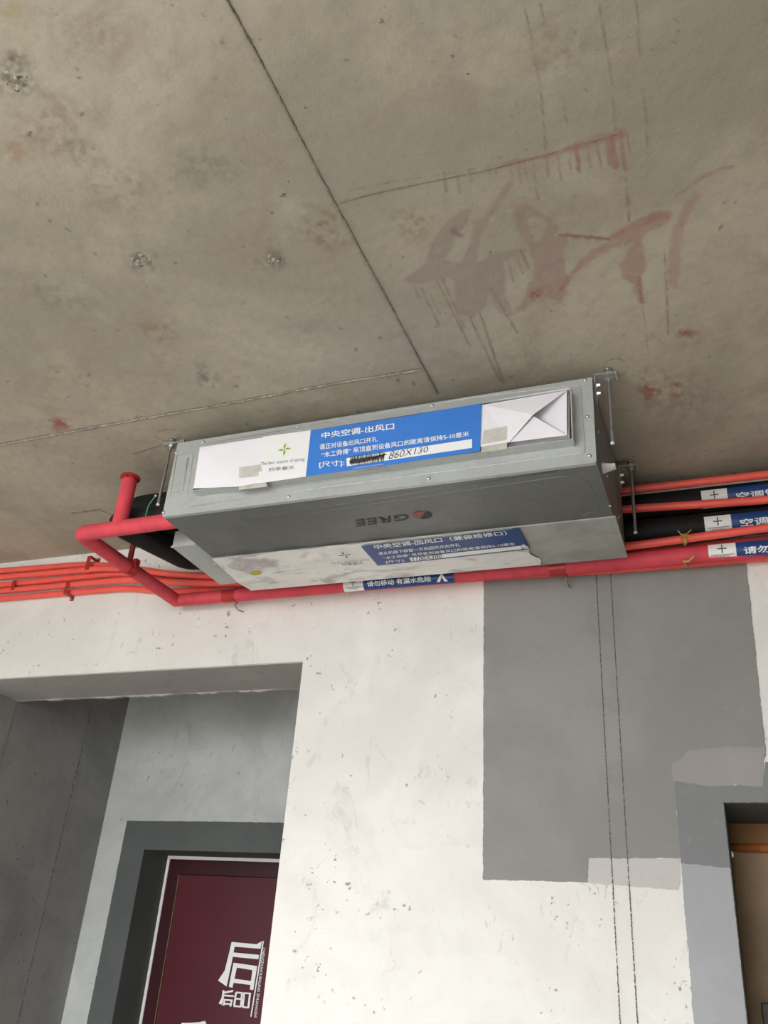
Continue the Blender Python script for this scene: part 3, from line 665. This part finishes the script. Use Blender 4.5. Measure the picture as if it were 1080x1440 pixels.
# sticker on the outlet
LY = CY - .0072
def lp(px, py, dy=0.0): return at(px, py, 1, LY + dy)
st = poly('outlet_label', [lp(362, 680), lp(430, 670), lp(437, 605), lp(370, 614)], MT['label_white'], ac, (0, .0006, 0))
st['label'] = 'white part of the label with a green four-petal emblem'
bl = poly('outlet_label', [lp(430, 670), lp(560, 652), lp(675, 634), lp(677, 567), lp(560, 587), lp(437, 605)], MT['blue'], ac, (0, .0006, 0)); bl['label'] = 'blue printed label on the air outlet'
k4 = 4.154
def l4(u, v, d=-.0008): return lp(440 + u / k4, 560 + v / k4, d)
def tq(f, a, b, c, d): return [f(*a), f(*b), f(*c), f(*d)]
text_quad('printed_text', '中央空调-出风口', tq(l4, (50, 237), (475, 182), (475, 142), (50, 200)), MT['ink_white'], bl, .035)
text_quad('printed_text', '请正对设备出风口开孔', tq(l4, (40, 303), (378, 253), (376, 224), (38, 268)), MT['ink_white'], bl, .03)
text_quad('printed_text', '“木工师傅” 吊顶直到设备风口的距离请保持5-10厘米', tq(l4, (52, 349), (912, 222), (910, 192), (50, 315)), MT['ink_white'], bl, .03)
text_quad('printed_text', '[尺寸]:', tq(l4, (38, 410), (185, 396), (183, 358), (35, 372)), MT['ink_white'], bl, .03)
poly('size_box', [l4(198, 398), l4(930, 290), l4(930, 238), l4(196, 350)], MT['ink_white'], bl)
rs = random.Random(3); sc = MB(); zig = []
for i in range(44): zig.append((218 + i * 4.6, (350 if i % 2 else 385) - i * .62 + rs.uniform(-6, 6)))
sc.tube([l4(u, v, -.0014) for u, v in zig], .0016, 5); sc.tube([l4(u, v - 4, -.0016) for u, v in ((214, 375), (300, 358), (420, 335), (300, 372), (222, 384))], .0018, 5); sc.build('scribbled_out_size', MT['ink_brown'], bl)
text_quad('handwritten_size', '860X130', tq(lambda u, v: l4(u, v, -.0014), (442, 357), (676, 312), (672, 282), (448, 312)), MT['ink_black'], bl, -.008, .25)
k5 = 5.143
def l5(u, v, d=-.0008): return lp(350 + u / k5, 590 + v / k5, d)
def petals(name, c, ex, ey, Ln, W_, mat, parent):
    m = MB()
    for k in range(4):
        a = k * math.pi / 2; d = ex * math.cos(a) + ey * math.sin(a); n = -ex * math.sin(a) + ey * math.cos(a)
        m.add([c, c + d * Ln * .45 + n * W_, c + d * Ln, c + d * Ln * .55 - n * W_ * .6], [(0, 1, 2, 3)])
    return m.build(name, mat, parent)
petals('emblem', l5(257, 215), np.array([1., 0, .0]), np.array([0, 0, 1.]), .0165, .0035, MT['green'], st)
text_quad('printed_text', 'The four season of spring', tq(l5, (90, 338), (408, 303), (402, 272), (84, 308)), MT['ink_grey'], st, -.004, .35)
text_quad('printed_text', '四季春天', tq(l5, (145, 376), (330, 359), (330, 330), (145, 349)), MT['ink_grey'], st, .0)
# clear tape holding sticker and paper
def tape(pix, dy):
    m = MB(); up = [lp(px, py, -.0018) for px, py in pix[:2]]; mid = [at(px, py, 1, CY - .003) for px, py in pix[2:4]]; lo_ = [at(px, py, 1, AY0 - .0015) for px, py in pix[4:6]]
    m.add(up + mid + lo_, [(0, 1, 3, 2), (2, 3, 5, 4)]); return m.build('tape_strip', MT['tape'], ac)
tape([(336, 657), (366, 653), (336, 689), (376, 684), (340, 690), (382, 685)], 0)
tape([(497, 658), (540, 652), (494, 662), (538, 656), (496, 668), (546, 660)], 0)
tape([(679, 605), (713, 599), (676, 636), (713, 631), (676, 645), (716, 637)], 0)

# underside: maker mark, return-air board, crumpled film and its label
BZ = AZ0 - .0016
def bp(px, py, dz=0.0): return at(px, py, 2, BZ + dz)
g6 = lambda u, v: bp(460 + u / 6, 690 + v / 6)
text_quad('maker_lettering', 'GREE', tq(g6, (692, 197), (234, 250), (246, 306), (690, 247)), MT['ink_black'], casing, .008)
def ell(a0, a1, cx=808, cy=207, rx=80, ry=33, n=14): return [g6(cx + rx * math.cos(a0 + (a1 - a0) * i / n), cy + ry * math.sin(a0 + (a1 - a0) * i / n)) for i in range(n + 1)]
poly('maker_emblem', ell(-1.15, 1.9), MT['ink_black'], casing)
poly('maker_emblem', ell(2.0, 4.85, rx=86), MT['ink_red'], casing)
ba, bb = bp(302, 787), bp(867, 723); by0 = (ba[1] + bb[1]) / 2
MB().box(AX0 + .003, AX1 + .004, by0, AY1 + .003, AZ0 - .004, AZ0 - .0004).build('return_air_board', MT['board'], ac)
n1, n2 = 110, 26; fv = []; fx0_, fx1_, fy0_, fy1_ = AX0 + .002, -.405, by0 - .004, AY1 + .001
for j in range(n2 + 1):
    for i in range(n1 + 1):
        a, b_ = i / n1, j / n2; x = fx0_ + (fx1_ + .03 * b_ + .006 * math.sin(b_ * 17) - fx0_) * a; y = fy0_ + (fy1_ - fy0_) * b_
        hgt = .0065 * float(vnoise(np.array(x * 300 + y * 150), np.array(y * 420 - x * 60), 17, 71)) + .003 * float(vnoise(np.array(x * 300), np.array(y * 500), 7, 72))
        lab = 1 - .75 * (0.38 < a < .97 and .05 < b_ < .95)
        fv.append((x, y + .003 * math.sin(a * 40) * (b_ == 0), AZ0 - .0045 - hgt * lab * (.05 + .95 * math.sin(math.pi * b_))))
ff = [(j * (n1 + 1) + i, j * (n1 + 1) + i + 1, (j + 1) * (n1 + 1) + i + 1, (j + 1) * (n1 + 1) + i) for j in range(n2) for i in range(n1)]
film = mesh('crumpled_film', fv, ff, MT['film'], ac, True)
film['label'] = 'crumpled white film over the return air opening'
def b2(u, v, dz=-.0090): return bp(500 + u / k4, 700 + v / k4, dz)
nl = poly('intake_label', [b2(130, 397, -.0082), b2(560, 352, -.0082), b2(1018, 300, -.0082), b2(952, 180, -.0082), b2(500, 236, -.0082), b2(32, 285, -.0082)], MT['blue_dk'], ac, (0, 0, .0005)); nl['label'] = 'dark blue printed label under the unit'
text_quad('printed_text', '中央空调-回风口（兼做检修口）', tq(b2, (112, 302), (890, 216), (876, 192), (104, 274)), MT['ink_white'], nl, .03)
text_quad('printed_text', '请从机器下部留一方向回风方向开孔', tq(b2, (136, 336), (613, 284), (608, 265), (130, 318)), MT['ink_white'], nl, .02)
text_quad('printed_text', '“木工师傅” 吊顶直到设备风口的距离请保持5-10厘米', tq(b2, (166, 361), (934, 276), (926, 260), (160, 344)), MT['ink_white'], nl, .02)
text_quad('printed_text', '[尺寸]:', tq(b2, (180, 386), (292, 373), (286, 357), (175, 368)), MT['ink_white'], nl, .02)
poly('size_box', [b2(325, 372), b2(970, 300), b2(965, 280), b2(312, 350)], MT['ink_white'], nl)
text_quad('handwritten_size', '1100X300', tq(lambda u, v: b2(u, v, -.0096), (335, 371), (508, 351), (500, 329), (328, 348)), MT['ink_black'], nl, .0, .2)
def b1(u, v, dz=-.0095): return bp(290 + u / 4.696, 720 + v / 4.696, dz)
petals('emblem', b1(915, 285), np.array([1., 0, 0]), np.array([0, -1., 0]), .019, .0035, MT['green_dk'], film)
text_quad('printed_text', 'The four season of spring', tq(b1, (826, 352), (1080, 322), (1074, 304), (820, 334)), MT['ink_grey'], film, -.004, .3)
text_quad('printed_text', '四季春天', tq(b1, (900, 354), (1040, 344), (1034, 328), (894, 340)), MT['ink_grey'], film)
yb_ = [b1(*p) for p in ((290, 400), (325, 392), (372, 398), (360, 412), (320, 420), (295, 414))]
poly('yellow_sticker', yb_, MT['yellow'], film)
# junction box, drain stub, pipe stubs on the sides
ex0 = -1.236
jb = autosmooth(MB().bbox(ex0, AX0 + .0005, 1.612, 1.845, AZ0 + .0005, AZ0 + .046, .002).build('junction_box', MT['steel'], ac))
MB().box(ex0 - .001, AX0 - .001, 1.609, 1.613, AZ0 - .0006, AZ0 + .004).build('box_lip', MT['steel'], jb)
dst = MB().tube([(AX1 - .003, 1.54, .929), (AX1 + .026, 1.54, .929), (AX1 + .026, 1.54, .929), (AX1 + .010, 1.54, .929)], [.0125, .0125, .0095, .0095], 20).build('drain_stub', MT['pvc'], ac); autosmooth(dst)
for (yy, zz_) in ((1.60, .945), (1.66, 1.0), (1.76, .93), (1.80, .955), (1.50, .99)):
    MB().tube([(AX1 - .001, yy, zz_), (AX1 + .002, yy, zz_), (AX1 + .0028, yy, zz_)], [.0026, .0026, .001], 8).build('screw', MT['chrome'], casing, True)
# hanger brackets
BKZ = 1.119
def bracket(xs, y, side, L=.044):
    b_ = empty('hanger_bracket', (xs, y, BKZ), ac); m = MB(); e = side
    xa, xb = sorted((xs, xs + e * .002)); m.box(xa, xb, y - .013, y + .013, BKZ - .055, BKZ + .002)
    m.box(*sorted((xs, xs + e * .013)), y - .013, y + .013, BKZ, BKZ + .002)
    for s_ in (-1, 1): m.box(*sorted((xs + e * .012, xs + e * L)), *sorted((y + s_ * .006, y + s_ * .011)), BKZ, BKZ + .002)
    for s_ in (-1, 1): m.box(*sorted((xs + e * (L - .002), xs + e * L)), *sorted((y + s_ * .006, y + s_ * .011)), BKZ - .007, BKZ)
    m.build('bracket_plate', MT['steel'], b_)
    for zz_ in (-.018, -.038):
        MB().tube([(xs + e * .0015, y, BKZ + zz_), (xs + e * .006, y, BKZ + zz_), (xs + e * .006, y, BKZ + zz_), (xs + e * .010, y, BKZ + zz_)], [.0055, .0055, .004, .004], 6).build('bolt', MT['chrome'], b_)
    return b_
def hanger(x, y, zb, label):
    r_o = empty('hanger_rod', (x, y, zb)); tag(r_o, label, 'rod', 'threaded rods holding the air conditioner')
    pts, rr = [], []; z = ZC - .0005; k = 0
    while z > zb: pts.append((x, y, z)); rr.append(.0039 if k % 2 else .0033); z -= .0012; k += 1
    MB().tube(pts, rr, 10).build('threaded_rod', MT['rod'], r_o, True)
    MB().tube([(x, y, zb), (x, y, zb - .004)], [.0042, .0042], 10).build('rod_tip', MT['pvc'], r_o, True)
    for (z0, z1, rad) in ((BKZ + .0105, BKZ + .0045, .0075), (BKZ - .0030, BKZ - .0105, .0075)):
        MB().tube([(x, y, z0), (x, y, z1)], rad, 6).build('hex_nut', MT['chrome'], r_o)
    for (z0, z1) in ((BKZ + .0042, BKZ + .0022), (BKZ - .0002, BKZ - .0026)): MB().tube([(x, y, z0), (x, y, z1)], .0115, 18).build('washer', MT['chrome'], r_o)
    MB().tube([(x, y, ZC - .0008), (x, y, ZC - .005)], [.0085, .0070], 14).build('ceiling_anchor', MT['rod'], r_o, True)
for (xs, y, e, px, py, lab) in ((AX1, 1.497, 1, 862, 622, 'threaded steel rod beside the front right corner of the air conditioner'),
                                (AX1, 1.868, 1, 891, 748, 'threaded steel rod in front of the black pipes at the right rear corner'),
                                (AX0, 1.497, -1, 226, 708, 'threaded steel rod beside the left front corner of the air conditioner')):
    bracket(xs, y, e, .044 if e > 0 else .062); hanger(xs + e * (.027 if e > 0 else .047), y, at(px, py, 1, y)[2], lab)

# ------------------------------------------------------------------ drain pipe
PY, PZ, PR = 1.970, .9215, .0185
EX, FY = -1.458, 1.532
dr = empty('drain_pipe', (EX, PY, PZ - PR)); tag(dr, 'thick red insulated drain pipe along the wall turning into the air conditioner', 'pipe')
def tb(name, pts, r, mat, parent, seg=24, caps=True): return autosmooth(MB().tube(pts, r, seg, caps).build(name, mat, parent), 50)
tb('wall_run', [(-.36, PY, PZ), (EX, PY, PZ), (EX, FY + .06, PZ)], PR, MT['drain'], dr)
tb('wall_sleeve', [(.95, PY, PZ + .003), (-.36, PY, PZ)], .0212, MT['drain'], dr)
tb('elbow_run', bend([(EX, FY + .0605, PZ), (EX, FY, PZ), (AX0 - .0003, FY, PZ + .004)], .024, 8), PR + .0008, MT['drain'], dr)
TX = at(167, 741, 1, FY)[0]
tz = at(184, 674, 1, FY)[2]
tb('vent_riser', [(TX, FY, PZ), (TX, FY, tz - .004)], PR, MT['drain'], dr)
vc = tb('vent_cap', [(TX, FY, tz - .004), (TX, FY, tz - .004), (TX, FY, tz + .002), (TX, FY, tz + .002), (TX, FY, tz + .006), (TX, FY, tz + .012)], [PR * .9, .017, .017, .0255, .0255, .017], MT['drain_tape'], dr)
for a in range(6): MB().tube([(TX + .0165 * math.cos(a), FY + .0165 * math.sin(a), tz - .001), (TX + .0175 * math.cos(a), FY + .0175 * math.sin(a), tz - .001)], .002, 8).build('vent_hole', MT['black'], vc)
def wall_clamp(x, r):
    c = empty('pipe_clamp', (x, PY, PZ - r), dr)
    tb('band', [(x - .020, PY, PZ), (x + .020, PY, PZ)], r + .0016, MT['drain_tape'], c)
    MB().tube(bend([(x + .018, PY + .01, PZ - r - .001), (x + .018, PY - .002, PZ - r - .010), (x + .018, PY + .02, PZ - r - .018), (x + .018, YW - .0005, PZ - r - .012)], .006, 4), .0022, 8).build('screw_hook', MT['rod'], c, True)
wall_clamp(at(325, 834, 1, PY)[0], PR); wall_clamp(at(785, 800, 1, PY)[0], .0215)
hy = at(196, 797, 2, PZ)[1]                                      # hanging clamp on the short run
hc = empty('pipe_hanger', (EX, hy, PZ - PR), dr)
tb('band', [(EX, hy - .012, PZ), (EX, hy + .012, PZ)], PR + .002, MT['drain_tape'], hc)
for s_ in (-1, 1): tb('rim', [(EX, hy + s_ * .013 - .001, PZ), (EX, hy + s_ * .013 + .001, PZ)], PR + .0032, MT['clip'], hc)
MB().box(EX - .011, EX + .0035, hy - .003, hy + .003, PZ + PR, ZC - .001).build('strap', flat('shaded_red_strap', (0.20, 0.02, 0.02), 0.5), hc)  # red darkened for the shade the strap hangs in
MB().box(EX + .013, EX + .026, hy - .008, hy + .008, PZ - .006, PZ + .022).build('clamp_ear', MT['drain_tape'], hc)
# labels wrapped round pipes
def cyl_patch(name, x0, x1, y, z, r, a0, a1, mat, parent, n=14):
    v = []; f = []
    for k in range(n + 1):
        a = math.radians(a0 + (a1 - a0) * k / n)
        for x in (x0, x1): v.append((x, y - r * math.cos(a), z - r * math.sin(a)))
    f = [(2 * k, 2 * k + 1, 2 * k + 3, 2 * k + 2) for k in range(n)]
    return mesh(name, v, f, mat, parent, True)
def cyl_text(name, body, x0, x1, y, z, r, a_bot, a_top, mat, parent, bold=.03):
    uv, f, lay = glyphs(body, bold); r = r + lay; a = np.radians(a_bot + (a_top - a_bot) * uv[:, 1])
    return mesh(name, np.stack([x0 + (x1 - x0) * uv[:, 0], y - r * np.cos(a), z - r * np.sin(a)], 1), f, mat, parent)
def pipe_label(parent, x0, xm, x1, y, z, r, body, tx, warn=False, a0=85, a1=-35):
    r1 = r + .0008; r2 = r + .0014; r3 = r + .0019; m_ = (a0 + a1) / 2
    wl = cyl_patch('pipe_label', x0, xm, y, z, r1, a0, a1, MT['label_white'], parent); b_ = cyl_patch('pipe_label', xm, x1, y, z, r1, a0, a1, MT['blue_dk'], parent)
    h = abs(a0 - a1); cxm = (x0 + xm) / 2; ar = r * math.radians(1)
    for (hx, ha) in ((.34, .035), (.035, None)):
        hx_ = (xm - x0) * (hx if ha else .045) * .5; da = math.degrees((xm - x0) * (.34 if not ha else .045) * .5 / r)
        cyl_patch('emblem', cxm - hx_, cxm + hx_, y, z, r2 if ha else r2 + .0003, m_ - h * .18 + da, m_ - h * .18 - da, MT['green_dk'], wl, 4)
    cyl_patch('printed_line', x0 + (xm - x0) * .1, x0 + (xm - x0) * .9, y, z, r2, m_ + h * .14, m_ + h * .11, MT['ink_grey'], wl, 2)
    cyl_text('printed_text', '四季春天', x0 + (xm - x0) * .25, x0 + (xm - x0) * .75, y, z, r3, m_ + h * .27, m_ + h * .18, MT['ink_grey'], wl, 0)
    cyl_text('printed_text', body, tx[0], tx[1], y, z, r3, m_ + h * .20, m_ - h * .16, MT['ink_white'], b_, .04)
    if warn:
        w_ = tx[1] + (x1 - tx[1]) * .22; ww = (x1 - tx[1]) * .50
        n = 10; v = []; f = []
        for i in range(n + 1):
            t = i / n; a = math.radians(m_ + h * (-.28 + .56 * t)); inn = max(0.0, t - .45) * .34
            for u in (.5 - .5 * t, .5 - inn, .5 + inn, .5 + .5 * t): v.append((w_ + ww * u, y - r3 * math.cos(a), z - r3 * math.sin(a)))
        for i in range(n):
            f += [(4 * i, 4 * i + 1, 4 * i + 5, 4 * i + 4), (4 * i + 2, 4 * i + 3, 4 * i + 7, 4 * i + 6)]
        mesh('warning_triangle', v, f, MT['ink_white'], b_)
    return wl
X_ = lambda px, py, y: at(px, py, 1, y)[0]
yf = PY - PR
pipe_label(dr, X_(482, 825, yf), X_(510, 823, yf), X_(638, 810, yf), PY, PZ, PR, '请勿移动 有漏水危险', (X_(516, 822, yf), X_(606, 813, yf)), True)
pipe_label(dr, X_(996, 775, yf), X_(1035, 772, yf), X_(1035, 772, yf) + .42, PY, PZ + .002, .0212, '请勿移动 有漏水危险', (X_(1045, 770, yf), X_(1045, 770, yf) + .27), True)

# ------------------------------------------------------------------ black insulated refrigerant pipes
BR_ = .031; BY = 1.983
z1 = at(996, 698, 1, BY - .028)[2] + .006; z2 = at(1000, 734, 1, BY - .028)[2] + .004
def black_pipe(zr, zl, ywl, xl, yl, zs, label):
    e = empty('insulated_pipe', ((xl + .95) / 2, BY, zr - BR_)); tag(e, label, 'pipe', 'black insulated pipes of the air conditioner')
    pts = [(AX0 - .0005, yl, zs), (xl, yl, zs), (xl, ywl, zl), (xl + .30, ywl, zl), (-.35, BY, zr), (.95, BY, zr)]
    tb('insulation', bend(pts, .045, 8), BR_, MT['black'], e)
    return e
pA = black_pipe(z1, 1.1025, 1.983, -1.420, 1.655, 1.0535, 'upper black foam-wrapped pipe with a blue and white label')
pB = black_pipe(z2, 1.030, 1.935, -1.418, 1.600, .983, 'lower black foam-wrapped pipe with a blue and white label')
yf = BY - BR_
for e, z, px0, pxm, py in ((pA, z1, 986, 1023, 696), (pB, z2, 990, 1028, 730)):
    xm = X_(pxm, py, yf); pipe_label(e, X_(px0, py, yf), xm, xm + .42, BY, z, BR_, '空调管路 请勿踩踏', (X_(pxm + 12, py, yf), X_(pxm + 12, py, yf) + .26), a0=68, a1=-18)

# ------------------------------------------------------------------ orange conduits
CR = .0098; wy = YW - CR - .0015
def right(px0, py0, px1, py1, y):
    a, b_ = at(px0, py0, 1, y), at(px1, py1, 1, y); s_ = (b_[2] - a[2]) / (b_[0] - a[0])
    return [(-.20, y, a[2] + s_ * (-.20 - a[0])), (b_[0], y, b_[2]), (.95, y, b_[2] + s_ * .1 * (.95 - b_[0]))]
wo = wy - .0225                                   # conduits two and four step over the others and cross to the front
lefts = []
for (p0, p1) in (((0, 803), (130, 793)), ((0, 812), (150, 799)), ((0, 823), (175, 806)), ((0, 831.5), (180, 815)), ((0, 842), (180, 827))):
    yb2 = wo if p1 in ((150, 799), (180, 815)) else wy
    a, b_ = at(*p0, 1, wy), at(*p1, 1, yb2); s_ = (b_[2] - a[2]) / (b_[0] - a[0]); lefts.append([(XL + .001, wy, a[2] + s_ * .3 * (XL - a[0]) - .002 * len(lefts)), tuple(a), tuple(b_)])
mids = [[(-1.62, wy, 1.050), (-1.46, wy, 1.014), (-1.34, wy, 1.000), (-1.10, 2.000, .984), (-1.0, 1.990, .977), (-.95, 1.981, .975), (-.80, 1.935, .974), (-.65, 1.910, .992), (-.45, 1.912, 1.030)],
        [(-1.62, wo, 1.038), (-1.46, wo, 1.008), (-1.34, wo, .994), (-1.15, 1.950, .966), (-1.0, 1.909, .966), (-.80, 1.905, 1.030), (-.50, 1.912, 1.085)],
        [(-1.58, wy, 1.016), (-1.44, wy, .988), (-1.32, wy, .976), (-1.14, 2.004, .958), (-.40, 2.003, .955)],
        [(-1.56, wo, .998), (-1.43, wo, .981), (-1.30, wo, .969), (-1.05, 1.965, .952), (-.88, 1.950, .949), (-.80, 1.947, .950), (-.45, 1.938, .956)],
        [(-1.54, wy, .972), (-1.40, wy, .962), (-1.30, wy, .950), (-1.18, wy, .937), (-.95, 2.006, .936), (-.66, 2.006, .932)]]
rights = [right(880, 716, 1080, 703, 1.930), right(880, 690, 1080, 667, 1.936), right(960, 772, 1080, 758, 2.004), right(880, 769, 1080, 742, 1.936), right(640, 820.5, 1080, 783.5, 2.006)]
cl_names = ['orange-red conduit crossing in front of the blue labels of the black pipes', 'orange-red conduit running highest at the right, just under the ceiling',
            'orange-red conduit squeezed behind the drain pipe below the yellow-tied one', 'orange-red conduit bound by the yellow wire above the drain pipe', 'orange-red conduit, lowest of the five, running under the drain pipe']
for k in range(5):
    o = autosmooth(MB().tube(bend(lefts[k] + mids[k] + rights[k], .07, 5), CR, 16).build('conduit', MT['conduit'], None), 60)
    tag(o, cl_names[k], 'conduit', 'orange-red electrical conduits')
def zl(k, x):
    a, b_ = lefts[k][1], lefts[k][2]; return a[2] + (b_[2] - a[2]) * (x - a[0]) / (b_[0] - a[0])
def yl_(k, x):
    a, b_ = lefts[k][1], lefts[k][2]; return a[1] + (b_[1] - a[1]) * (x - a[0]) / (b_[0] - a[0])
def clip(px, py, ka, kb, foot, k_lab):
    """saddle over conduits ka (upper) and kb (lower); foot -1 below, +1 above, 0 none"""
    x = at(px, py, 1, wy)[0]; zu, zd = zl(ka, x), zl(kb, x); yf_ = min(yl_(ka, x + .007), yl_(kb, x + .007)) - CR - .0008; x0_, x1_ = x - .007, x + .007
    e = empty('conduit_clip', (x, YW - .001, zd - .02)); tag(e, k_lab, 'clip', 'dark red saddle clips on the conduits'); m = MB()
    zt_u = zu + (CR + .0012 if foot > 0 else .005); zt_d = zd - (CR + .0012 if foot < 0 else .005)
    m.box(x0_, x1_, yf_ - .0018, yf_, zt_d, zt_u)
    if foot:
        ze = zt_u if foot > 0 else zt_d
        m.box(x0_, x1_, yf_ - .0018, YW - .0005, *sorted((ze, ze + foot * .0016))).box(x0_, x1_, YW - .0022, YW - .0004, *sorted((ze + foot * .0016, ze + foot * .012)))
        MB().tube([(x, YW - .0022, ze + foot * .007), (x, YW - .0055, ze + foot * .007)], [.0036, .0028], 8).build('clip_screw', MT['rod'], e, True)
    m.build('saddle', MT['clip'], e)
clip(101, 830, 3, 4, -1, 'dark red clip holding the two lowest conduits, left of the red pipe')
clip(132, 799, 0, 1, 1, 'dark red clip on the two uppermost conduits beside the red pipe')
clip(23, 826, 2, 3, 0, 'dark red clip near the left edge on the middle conduits')
# yellow tie wire
ty = X_(962, 757, 1.936); cz_c = at(962, 758, 1, 1.936)[2]
tw = empty('tie_wire', (ty, 1.95, PZ - .03)); tag(tw, 'twisted yellow wire tying conduit to the drain pipe', 'wire')
lp_ = [(ty + .002 * math.sin(a * 2), 1.936 + .0122 * math.cos(a), cz_c + .0122 * math.sin(a)) for a in np.linspace(0, 6.283, 24)]
MB().tube(lp_, .0016, 6).build('wire_loop', MT['wire'], tw, True)
MB().tube([(p[0] + .004, p[1], p[2]) for p in lp_], .0014, 6).build('wire_loop', MT['wire'], tw, True)
MB().tube(spline([(ty, 1.948, cz_c - .004), (ty, 1.963, cz_c - .005), (ty, 1.9937, PZ + .018), (ty, 1.9937, PZ - .010), (ty, 1.982, PZ - .0232), (ty - .006, 1.958, PZ - .0225)], 6), .0014, 6).build('wire_loop', MT['wire'], tw, True)
for (dx, dz, dy) in ((.018, .014, -.012), (-.012, .016, -.010), (.020, -.008, -.014), (-.010, -.016, -.012), (.004, -.018, -.010)):
    MB().tube(spline([(ty, 1.922, cz_c), (ty + dx * .6, 1.922 + dy * .5, cz_c + dz * .4), (ty + dx, 1.922 + dy * .3, cz_c + dz)], 4), .0013, 6).build('wire_end', MT['wire'], tw, True)
MB().tube(spline([(ty - .008, 1.945, PZ - .024), (ty + .004, 1.935, PZ - .030), (ty + .018, 1.93, PZ - .020)], 5), .0022, 6).build('wire_end', MT['wire'], tw, True)
# teal earth wire by the left rear of the unit
q = at(218, 698, 1, 1.555)
e = spline([at(205, 727, 1, 1.555) - [.002, 0, .012], at(206, 722, 1, 1.555), at(209, 711, 1, 1.555), q], 6)
o = empty('earth_wire', tuple(e[0])); tag(o, 'short teal wire sticking up behind the red pipe', 'wire')
MB().tube(e, .0014, 8).build('wire', MT['teal'], o, True); MB().tube([q, q + [.003, 0, .003]], .0026, 8).build('wire_end', MT['pvc'], o, True)
